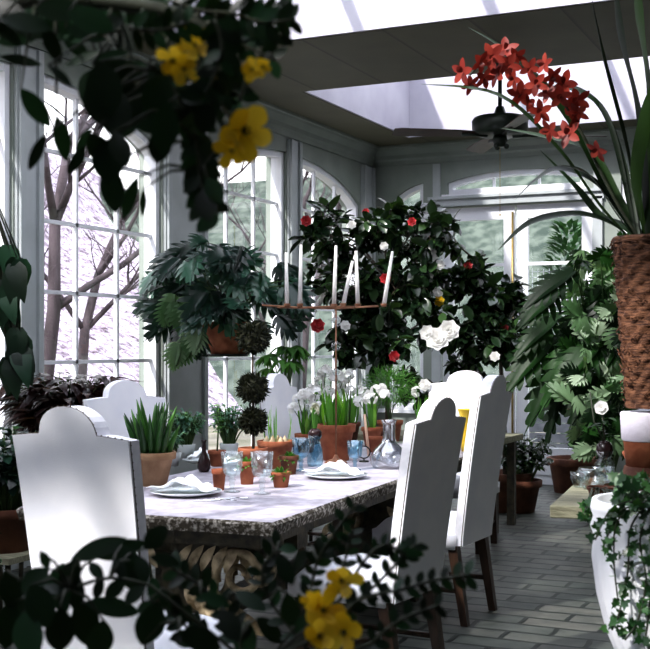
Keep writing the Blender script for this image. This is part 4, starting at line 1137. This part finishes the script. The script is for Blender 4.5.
def smooth_path(pts, k=6):
    out = []; n = len(pts)
    for i in range(n - 1):
        p0, p1, p2, p3 = pts[max(i - 1, 0)], pts[i], pts[i + 1], pts[min(i + 2, n - 1)]
        for j in range(k):
            t = j / k; out.append(.5 * ((2 * p1) + (p2 - p0) * t + (2 * p0 - 5 * p1 + 4 * p2 - p3) * t * t + (3 * p1 - p0 - 3 * p2 + p3) * t ** 3))
    out.append(pts[-1]); return out
def strap(mb, pts, w):
    pts = smooth_path(pts); m = len(pts); vs = []; fs = []
    for i, p in enumerate(pts):
        t = (pts[min(i + 1, m - 1)] - pts[max(i - 1, 0)]).normalized(); s = t.cross(V((0, 0, 1)))
        if s.length < .15: s = t.cross(camdir(p + O))
        # turn the blade half towards the room so that it reads from the side
        s.normalize(); nn = s.cross(t); s = (s * .75 + nn * .66).normalized()
        f = min(1, .5 + 2 * i / m) * min(1, (m - 1 - i) / m * 3 + .03); q = w / 2 * f
        vs += [p + s * q, p - nn * q * .25, p - s * q]
    for i in range(m - 1): a = i * 3; fs += [(a, a + 1, a + 4, a + 3), (a + 1, a + 2, a + 5, a + 4)]
    mb.add(vs, fs)
straps = [([(640, 240), (610, 195), (570, 120), (520, 60), (468, 27)], 3.75, 3.9, .022),
          ([(636, 245), (600, 205), (560, 150), (500, 95), (420, 84)], 3.75, 3.6, .024),
          ([(642, 240), (628, 150), (605, 60), (590, -10)], 3.75, 3.7, .035),
          ([(648, 240), (640, 120), (622, 40), (615, -20)], 3.7, 3.5, .035),
          ([(645, 240), (652, 120), (640, 20), (636, -30)], 3.75, 3.6, .04),
          ([(636, 243), (610, 222), (575, 213), (530, 222), (498, 250)], 3.75, 3.6, .020),
          ([(638, 240), (600, 185), (560, 168), (535, 180), (515, 200)], 3.75, 3.9, .018),
          ([(640, 242), (625, 170), (600, 105), (560, 85), (560, 83)], 3.75, 4.0, .014),
          ([(636, 240), (612, 130), (585, 92), (545, 80)], 3.75, 4.0, .012),
          ([(650, 240), (660, 150), (690, 90), (740, 80)], 3.75, 3.6, .03),
          ([(645, 240), (620, 200), (590, 150), (540, 135), (500, 128)], 3.8, 4.1, .018),
          ([(640, 243), (618, 215), (590, 175), (560, 165)], 3.75, 3.5, .022),
          ([(648, 243), (636, 180), (648, 110), (665, 60)], 3.75, 3.4, .03),
          ([(644, 243), (622, 225), (600, 215), (575, 185), (540, 150)], 3.75, 3.95, .018)]
mb = MB()
for pts, a, b, w in straps: strap(mb, px_path(pts, a, b), w * 1.5)
mb.build('strap_leaves', L_orch, orc)
spine = smooth_path(px_path([(640, 240), (618, 205), (597, 165), (580, 130), (555, 92), (525, 68), (490, 58), (470, 75)], 3.75, 3.6))
mb = MB(); mb.tube(spine, [.005] * (len(spine) // 2) + [.0035] * (len(spine) - len(spine) // 2), 6); mb.build('flower_stem', M_dstem, orc)
def orchid(c, r_, face, rr):
    q = MB(); face = V(face).normalized(); u = face.orthogonal().normalized(); w = face.cross(u); a0 = rr.uniform(0, 2 * PI)
    for k in range(5):
        a = a0 + 2 * PI * k / 5; q.leaf(c, (u * math.cos(a) + w * math.sin(a)) + face * .25, face, r_, r_ * .54, 'oval', curl=.15, fold=.15, seg=5)
    q.leaf(c + face * .003, (u * math.cos(a0 + PI / 5) + w * math.sin(a0 + PI / 5)) * .5 + face, w, r_ * .6, r_ * .45, 'petal', curl=.8, seg=5)
    return q
rr = random.Random(19)
fl = [(463, 72), (470, 84), (480, 62), (484, 78), (492, 56), (497, 74), (505, 50), (508, 66), (517, 56), (514, 80), (520, 94), (530, 68), (536, 84), (528, 104), (545, 64), (552, 76), (548, 94), (560, 96), (563, 84), (572, 104), (574, 118), (550, 130), (568, 134), (578, 112), (540, 112), (598, 150), (577, 100)]
for i, (u, v) in enumerate(fl):
    d = 3.62 + rr.uniform(-.05, .05); p = P(u, v, d) - O
    orchid(p, .041 * rr.uniform(.85, 1.2), camdir(p + O) + rdir(rr) * .8, rr).build('flower', M_orp, orc)

# big split-leaf plant behind basket
pm = P(612, 470, 9.6)
mon = empty('split_leaf_philodendron', (pm.x, pm.y, 0), 0, 'large dark split-leaf plant left of the wicker basket, before the back wall', 'plant')
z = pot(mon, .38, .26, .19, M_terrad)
O2 = V(mon.location); st = MB(); lf = MB(); lf2 = MB()
big = [((555, 335), (505, 385), .60, .34), ((560, 315), (515, 350), .45, .26), ((570, 345), (525, 420), .60, .34), ((575, 270), (525, 300), .42, .26), ((565, 370), (545, 440), .42, .2), ((560, 290), (520, 320), .4, .3), ((592, 375), (570, 420), .4, .3), ((615, 290), (600, 330), .4, .3), ((620, 330), (600, 370), .4, .3), ((600, 300), (560, 330), .4, .32), ((600, 340), (560, 380), .45, .35), ((585, 330), (540, 400), .5, .3)]
rr = random.Random(23)
for i, ((u0, v0), (u1, v1), L, W) in enumerate(big):
    d = 8.9 + rr.uniform(-.3, .3); a = P(u0, v0, d) - O2; b = P(u1, v1, d - .15) - O2
    st.tube([(0, 0, z), V((0, 0, z)).lerp(a, .5) + V((0, 0, .25)), a], [.014, .010, .007], 6)
    lf.leaf(a, b - a, camdir(a + O2) + V((0, 0, .8)), (b - a).length * 1.15, W * 1.1, 'lobed', curl=.35, fold=.2, seg=16)
rr = random.Random(24)
for i in range(190):
    u, v, d = rr.uniform(572, 634), rr.uniform(248, 450), rr.uniform(8.4, 9.3); a = P(u, v, d) - O2
    if i % 4 == 0: st.tube([(0, 0, z), V((0, 0, z)).lerp(a, .6) + V((0, 0, .1)), a], [.008, .006, .004], 4, False)
    (lf2 if i % 2 else lf).leaf(a, rdir(rr, -.4), camdir(a + O2) + rdir(rr) * .5, .22 * rr.uniform(.6, 1.1), .17, 'lobed', curl=.5, seg=10)
st.build('stems', M_stem, mon); lf.build('foliage', L_big, mon); lf2.build('pale_foliage', L_pale, mon)
# dark floor pot with thin stemmed camellia-like plant
p = P(572, 489, 11.0)
fp = P(575, 492, 1.45 * FP / (492 - 345)); r = empty('floor_camellia', (fp.x, fp.y, 0), 0, 'bushy shrub in a dark floor pot beside the glass doors', 'shrub'); z = pot(r, .34, .26, .2, M_terrad)
bl = [(rel(r, u, v, fp.to_2d().length * .0 + 11.2), (.22, .2, .22)) for (u, v) in ((590, 395), (575, 375), (605, 420), (600, 365))]
shrub(r, [(0, 0, z - .02), (.02, 0, z + .2), (.03, .0, z + .45), (.06, 0, z + .8)], .02, bl, 60, L_big, .12, .06, 44, 8)
p = P(520, 470, 10.2); leafy_pot('bushy_plant', (p.x, p.y, 0), .28, .18, M_terrad, 'oval', 90, .42, .08, .045, L_cam, 45, 'low dark plant on the floor right of the plant bench', spread=.26)
# bulb in glass vase with white flower on the bench
p = on(592, 486); r = empty('forced_bulb', (p.x - .01, p.y + .26, zs), 0, 'dark bulb in a glass with a white bloom, behind the glass bowl', 'plant')
mb = MB(); mb.lathe([(1e-4, 0), (.035, 0), (.038, .06), (.022, .085), (.034, .11), (.032, .11), (.02, .085), (.034, .05), (1e-4, .008)], n=22); mb.build('glass_body', M_glass, r)
mb = MB(); mb.ball((0, 0, .115), .032, 14, 9, (1, 1, 1.1)); mb.build('bulb', M_dark, r)
mb = MB(); mb.tube([(0, 0, .14), (-.005, 0, .2), (-.01, 0, .26)], .004, 6); mb.tube([(0, 0, .14), (-.04, 0, .22), (-.055, 0, .33)], .003, 6); mb.build('stem', M_dstem, r)
mb = MB(); rosette(V((-.01, 0, .27)), .03, 6, mb, (0, -1, .2), .4, 2); mb.build('flower', M_wp, r)
lf = MB(); rr = random.Random(4)
for i in range(9): a = i * .7; lf.leaf((0, 0, .15 + .01 * i), (math.cos(a), math.sin(a), .3), (0, 0, 1), .07, .025, curl=.5)
lf.build('foliage', L_big, r)

# white urn with ivy
du = 2.75; pu = P(668, 560, du)
zu = HC - (500 - 345) / FP * du
# pedestal for the urn
ur = empty('garden_urn', (pu.x, pu.y, 0), 0, 'white fluted garden urn at the lower right corner, trailing ivy over its side', 'urn')
base = zu - .52; mb = MB(); n = 48; prof = []
pr = [(.10, 0), (.15, 0), (.155, .03), (.12, .05), (.08, .09), (.06, .14), (.08, .18), (.05, .20)]
bowl = [(.05, .20), (.10, .24), (.135, .30), (.155, .36), (.165, .42), (.168, .46), (.175, .475), (.168, .49), (.175, .505), (.17, .52), (.155, .52), (.15, .48), (1e-4, .46)]
vs = []; pf_ = bowl
pf_ = [(a * 1.02, .52 - (.52 - b) * 1.4) for a, b in pf_]; pr = [(a, b - .128) for a, b in pr]
for r_, z_ in pf_:
    for k in range(96):
        a = 2 * PI * k / 96; f = 1 + (.045 * abs(math.sin(12 * a)) if .10 < z_ < .42 else 0)
        vs.append((r_ * f * math.cos(a), r_ * f * math.sin(a), base + z_))
mb.add(vs, [(j * 96 + k, j * 96 + (k + 1) % 96, (j + 1) * 96 + (k + 1) % 96, (j + 1) * 96 + k) for j in range(len(pf_) - 1) for k in range(96)])
mb.build('bowl', M_white, ur)
mb = MB(); mb.lathe([(r_, base + z_) for r_, z_ in pr], n=40); mb.build('foot', M_white, ur)
mb = MB(); mb.box((0, 0, (base - .128) / 2), (.34, .34, base - .128)); mb.build('plinth', M_white, ur, smooth=False, bevel=.01)
# scrolled handle ornament towards the viewer
hd = V((-pu.x, -pu.y, 0)).normalized(); sdv = V((-hd.y, hd.x, 0))
for kk in range(2):
    mb = MB()
    cen = hd * .165 + V((0, 0, base + .38)) - sdv * (.05 if kk else -.07)
    pts = []
    for i in range(40):
        t = i / 39; a = t * 4.2 * PI; r_ = .006 + .034 * t; pts.append(cen + sdv * r_ * math.cos(a) + V((0, 0, r_ * math.sin(a))) + hd * .012)
    mb.tube(pts, .006, 6)
    mb.build('scroll_ornament', M_white, ur)
mb = MB(); mb.lathe([(.15, base + .475), (1e-4, base + .485)], n=20); mb.build('soil', M_soil, ur)
O3 = V(ur.location); st = MB(); lf = MB(); rr = random.Random(33)
def ivy_leaf(mb, p, d, nrm, s):
    d = V(d).normalized(); nrm = V(nrm); nrm = (nrm - d * nrm.dot(d)).normalized(); sd = d.cross(nrm)
    pts = [(0, 0), (.25, -.12), (.55, -.02), (.32, .28), (.42, .55), (.16, .55), (0, 1), (-.16, .55), (-.42, .55), (-.32, .28), (-.55, -.02), (-.25, -.12)]
    c = p + d * s * .3 - nrm * s * .05
    mb.add([p + sd * a * s + d * b * s for a, b in pts] + [c], [(k, (k + 1) % 12, 12) for k in range(12)])
vines = [[(640, 505), (622, 510), (612, 525), (603, 548)], [(645, 505), (630, 530), (628, 570), (620, 610), (612, 630)], [(650, 505), (640, 540), (646, 580), (638, 620), (625, 640)], [(648, 500), (618, 520), (614, 560), (618, 600)], [(655, 505), (655, 560), (650, 600), (645, 645)], [(640, 500), (612, 508), (595, 540)]]
for vn in vines:
    pts = smooth_path([P(u, v, du - .21 + .02 * i) - O3 for i, (u, v) in enumerate(vn)], 7)
    st.tube([V((0, 0, base + .48))] + pts, .0022, 4)
    for p in pts:
        for _k in range(1):
            q = p + rdir(rr) * .014; ivy_leaf(lf, q, rdir(rr, -.4) + camdir(q + O3) * .2, camdir(q + O3) + rdir(rr) * .6, rr.uniform(.016, .028))
for i in range(130):
    u = rr.uniform(614, 665); v = rr.uniform(474, 512); q = P(u, v, du + rr.uniform(-.2, .12)) - O3; ivy_leaf(lf, q, rdir(rr, -.3), camdir(q + O3) + rdir(rr) * .9, rr.uniform(.02, .034))
    if i % 4 == 0: st.tube([V((0, 0, base + .48)), V((0, 0, base + .5)).lerp(q, .5) + V((0, 0, .03)), q], .0016, 3, False)
st.build('ivy_stems', M_dstem, ur); lf.build('ivy_leaves', L_ivy, ur)
# shrubby plant hanging at front of bench edge
r = empty('bench_ivy', on(600, 500), 0, 'small dark ivy creeping over the plank bench edge', 'plant'); r.location.z = zs
O4 = V(r.location); lf = MB(); st = MB()
z = pot(r, .05, .04, .03, M_terrad)
for i in range(120):
    u = rr.uniform(582, 640); v = 508 + rr.uniform(-6, 14); q = P(u, v, 3.55 + rr.uniform(-.06, .06)) - O4; ivy_leaf(lf, q, rdir(rr, -.3), camdir(q + O4) + rdir(rr) * .9, rr.uniform(.02, .034))
    if i % 5 == 0: st.tube([V((0, 0, z)), V((0, 0, z)).lerp(q, .6) + V((0, 0, .03)), q], .0016, 3, False)
st.build('ivy_stems', M_dstem, r); lf.build('ivy_leaves', L_ivy, r)

# ------------------------------------------------------------------ foreground yellow-flowered shrubs
def fore(name, loc, label, trunk, leaves, sprigs, flowers, d0, seed, potz=None):
    r = empty(name, loc, 0, label, 'shrub', 'yellow-flowered shrubs close to the viewer'); Ol = V(loc); rr = random.Random(seed)
    st = MB(); lf = MB()
    z = pot(r, .34, .16, .12, M_terrad)
    tp_ = [V((0, 0, z - .02))] + [P(u, v, d) - Ol for (u, v, d) in trunk]
    tps = smooth_path(tp_, 5); st.tube(tps, [.016 * (1 - .6 * i / (len(tps) - 1)) for i in range(len(tps))], 8)
    ntr = len(tps); tps = tps + [P(u, v, d0) - Ol for (pts, s_, k_) in sprigs for (u, v) in pts]
    for (u, v, L, W, ang) in leaves:
        d = d0 + rr.uniform(-.1, .12); a = R(ang); h = L / 2
        p0 = P(u - math.cos(a) * h, v - math.sin(a) * h, d) - Ol; p1 = P(u + math.cos(a) * h, v + math.sin(a) * h, d + rr.uniform(-.02, .02)) - Ol
        lf.leaf(p0, p1 - p0, camdir(p0 + Ol) + rdir(rr) * .25 + V((0, 0, .3)), (p1 - p0).length * 1.04, W / FP * d * 1.1, 'oval', curl=.12, fold=.12, seg=8)
        n_ = min(tps, key=lambda q: (q - p0).length); st.tube([n_, n_.lerp(p0, .5) + V((0, 0, .01)), p0], [.0022, .0018, .0012], 4)
    for (pts, s, step) in sprigs:
        dd = d0 + rr.uniform(-.08, .08); pp_ = smooth_path([P(u, v, dd) - Ol for u, v in pts], 6); n_ = min(tps[:ntr], key=lambda q: (q - pp_[0]).length)
        st.tube([n_] + pp_, .0022, 4)
        for i in range(1, len(pp_), step):
            t = (pp_[i] - pp_[i - 1]).normalized(); cd = camdir(pp_[i] + Ol); sd = t.cross(cd).normalized()
            for sg in (-1, 1):
                L = s / FP * dd * rr.uniform(.85, 1.15)
                lf.leaf(pp_[i], sd * sg + t * .7 + rdir(rr) * .2, cd + V((0, 0, .3)) + rdir(rr) * .5, L, L * .55, 'oval', curl=.2, fold=.12, seg=6)
    for (u, v, px, sub) in flowers:
        dd = d0 - .05 + rr.uniform(-.03, .03); p = P(u, v, dd) - Ol; n_ = min(tps, key=lambda q: (q - p).length)
        q = MB(); rad = px / FP * dd; f = camdir(p + Ol) + rdir(rr) * .35; f.normalize()
        uu = f.orthogonal().normalized(); ww = f.cross(uu); a0 = rr.uniform(0, 6)
        for k in range(5):
            a = a0 + 2 * PI * k / 5; q.leaf(p, (uu * math.cos(a) + ww * math.sin(a)) + f * rr.uniform(.1, .7), f, rad * rr.uniform(.9, 1.25), rad * rr.uniform(.62, .82), 'petal', curl=rr.uniform(-.5, .35), fold=.16, seg=7)
        fo = q.build('flower', M_yel, r)
        q = MB()
        for k in range(6): a = k * 1.05; q.tube([p, p + (uu * math.cos(a) + ww * math.sin(a)) * rad * .15 + f * rad * .35], rad * .03, 4)
        q.build('stamens', M_dstem, fo)
        st.tube([n_, n_.lerp(p, .5) + V((0, 0, .01)), p], .002, 4)
    st.build('branches', M_dstem, r); lf.build('foliage', L_cass, r)
    return r
top_leaves = [(25, 22, 48, 20, 10), (60, 10, 50, 22, 0), (98, 8, 52, 24, 5), (62, 30, 52, 20, 18), (18, 38, 44, 15, -12), (52, 44, 40, 16, 62), (85, 33, 40, 15, 15), (108, 24, 34, 18, -30), (110, 57, 38, 13, -22), (75, 46, 36, 13, 40), (132, 18, 44, 26, 10), (122, 36, 42, 24, 30), (150, 12, 34, 14, 10), (8, 12, 40, 22, 30), (40, 12, 40, 18, -10), (20, 60, 40, 10, 10), (82, 58, 40, 9, 160), (60, 75, 30, 9, 40), (28, 28, 40, 18, 20), (5, 30, 40, 16, 40), (90, 20, 46, 24, 20), (70, 22, 40, 18, -20), (146, 6, 40, 18, -10), (112, 6, 46, 20, 20),
              (104, 88, 54, 34, 82), (128, 92, 62, 36, 95), (150, 100, 56, 32, 80), (165, 128, 52, 26, 97), (92, 86, 40, 26, 115), (115, 112, 48, 32, 90), (140, 112, 44, 28, 60), (158, 96, 46, 30, 110), (140, 76, 50, 26, 20), (112, 74, 46, 26, -20), (126, 118, 44, 28, 120), (95, 102, 40, 22, 80), (160, 145, 36, 22, 100), (145, 88, 50, 30, 150),
              (35, 107, 46, 18, 52), (37, 152, 38, 11, 115), (62, 138, 44, 17, 76), (77, 160, 32, 12, 122), (108, 160, 42, 30, 92), (112, 188, 44, 23, 80), (130, 198, 44, 13, 110), (143, 202, 26, 7, 92), (98, 148, 34, 22, 60), (120, 148, 34, 20, 70), (84, 140, 26, 10, 120),
              (205, 168, 30, 24, 70), (196, 184, 28, 24, 100), (206, 204, 30, 22, 80), (214, 190, 26, 18, 60), (208, 222, 26, 16, 140), (198, 150, 30, 22, 95), (192, 130, 34, 24, 85), (205, 118, 30, 22, 100), (186, 112, 30, 20, 80)]
sprigs = [([(200, 70), (192, 100), (196, 140), (200, 170), (206, 205)], 24, 2),
          ([(170, 0), (200, 10), (235, 14), (262, 22), (292, 20)], 22, 2), ([(210, 5), (225, 30), (245, 45), (275, 60)], 22, 2),
          ([(180, 20), (205, 45), (225, 75), (240, 100)], 24, 2), ([(215, 20), (222, 45), (215, 75), (205, 95)], 24, 2), ([(160, 60), (172, 85), (185, 110)], 24, 2),
          ([(230, 40), (262, 36), (284, 34)], 18, 2), ([(240, 5), (268, 12), (286, 10)], 18, 2), ([(160, 70), (200, 80), (228, 92)], 18, 2),
          ([(90, 0), (120, 10), (160, 12)], 26, 2), ([(130, 28), (160, 30), (188, 22)], 22, 2), ([(215, 80), (225, 105), (232, 122)], 20, 2)]
loc1 = P(-120, 600, 1.55); loc1.z = 0
fore('yellow_flowering_shrub', loc1, 'dark-leaved yellow-flowered shrub overhanging the upper left corner, close to the viewer',
     [(-110, 400, 1.5), (-90, 200, 1.45), (-50, 40, 1.38), (20, 0, 1.3), (110, 2, 1.28), (190, 20, 1.28), (225, 60, 1.28)], top_leaves, sprigs,
     [(172, 60, 20, 0), (195, 46, 19, 0), (184, 68, 15, 0), (254, 70, 15, 0), (262, 66, 10, 0), (243, 132, 32, 0), (232, 150, 18, 0), (216, 79, 8, 0), (250, 118, 14, 0)], 1.28, 51)
bl2 = [(97, 549, 54, 18, -22), (120, 550, 48, 17, -18), (155, 538, 30, 18, -45), (60, 585, 44, 26, 100), (40, 605, 44, 28, 70), (20, 600, 44, 26, 110), (112, 607, 54, 19, 8), (85, 622, 48, 27, 75), (150, 625, 42, 27, -68), (176, 610, 32, 19, 80), (28, 635, 46, 28, 80), (8, 625, 46, 26, 95), (60, 630, 44, 28, 90), (10, 590, 40, 20, 80), (45, 560, 20, 10, 60), (70, 575, 36, 20, 120), (130, 575, 30, 22, 90), (100, 640, 40, 25, 100), (200, 640, 44, 22, 20), (230, 625, 34, 20, 60), (245, 640, 40, 24, 100), (215, 600, 30, 14, 20), (130, 560, 34, 18, 60), (35, 580, 34, 22, 140), (165, 560, 30, 14, 10), (270, 630, 36, 18, 40), (290, 610, 34, 18, 80), (250, 600, 34, 16, 30), (285, 570, 30, 16, 60), (300, 560, 24, 12, 120)]
sp2 = [([(150, 585), (110, 578), (70, 590), (40, 610)], 26, 3), ([(300, 620), (310, 590), (318, 560), (330, 540), (355, 505)], 15, 2), ([(330, 620), (370, 590), (400, 560), (415, 545)], 16, 2), ([(330, 630), (360, 600), (400, 590), (435, 580), (470, 575)], 16, 2),
       ([(240, 645), (225, 610), (200, 585), (175, 570)], 20, 2), ([(300, 640), (270, 600), (262, 570), (280, 545)], 18, 2), ([(370, 645), (400, 620), (440, 605)], 16, 2), ([(340, 600), (365, 560), (385, 545), (405, 555)], 14, 2), ([(200, 645), (180, 620), (150, 600)], 22, 2), ([(290, 650), (330, 600), (345, 560), (352, 530)], 14, 2)]
loc2 = P(200, 900, 1.55); loc2.z = 0
fore('yellow_flowering_shrub', loc2, 'dark-leaved yellow-flowered shrub along the lower edge, close to the viewer, below the table',
     [(205, 900, 1.5), (215, 780, 1.45), (240, 700, 1.42), (270, 660, 1.4)], bl2, sp2,
     [(322, 610, 24, 0), (342, 580, 20, 0), (312, 601, 11, 0), (345, 632, 22, 0), (318, 636, 22, 0), (332, 622, 18, 0)], 1.4, 52)

# ------------------------------------------------------------------ light and camera
w = bpy.data.worlds.new('world'); bpy.context.scene.world = w; w.use_nodes = True; t = w.node_tree; t.nodes.clear()
out = t.nodes.new('ShaderNodeOutputWorld'); bg = t.nodes.new('ShaderNodeBackground')
tcn = t.nodes.new('ShaderNodeTexCoord'); sp = t.nodes.new('ShaderNodeSeparateXYZ'); t.links.new(tcn.outputs['Generated'], sp.inputs[0])
r_ = ramp(t, sp.outputs[2], [(0, (1.0, .99, .99)), (.35, (.95, .96, 1.0)), (1, (.84, .88, 1.0))])
t.links.new(r_.outputs[0], bg.inputs['Color']); bg.inputs['Strength'].default_value = 2.6; t.links.new(bg.outputs[0], out.inputs[0])
sd = bpy.data.lights.new('sun', 'SUN'); sd.energy = 4.6; sd.angle = R(2.0); sd.color = (1, .95, .90)
so = bpy.data.objects.new('sun', sd); C.objects.link(so)
so.rotation_euler = V((.27, .70, -.66)).to_track_quat('-Z', 'Y').to_euler(); so.location = (-12, 0, 10)
cd_ = bpy.data.cameras.new('camera'); co = bpy.data.objects.new('camera', cd_); C.objects.link(co)
co.location = (0, 0, HC); co.rotation_euler = (PI / 2, 0, YAW); cd_.lens = FP / 650 * 36; cd_.sensor_width = 36; cd_.shift_y = 20.5 / 650
cd_.clip_start = .05; cd_.clip_end = 300
cd_.dof.use_dof = True; cd_.dof.focus_distance = 6.0; cd_.dof.aperture_fstop = 10
sc = bpy.context.scene; sc.camera = co
sc.view_settings.view_transform = 'Standard'; sc.view_settings.look = 'None'; sc.view_settings.exposure = .62; sc.view_settings.gamma = .86
sc.cycles.max_bounces = 8; sc.cycles.transparent_max_bounces = 24; sc.cycles.sample_clamp_indirect = 6
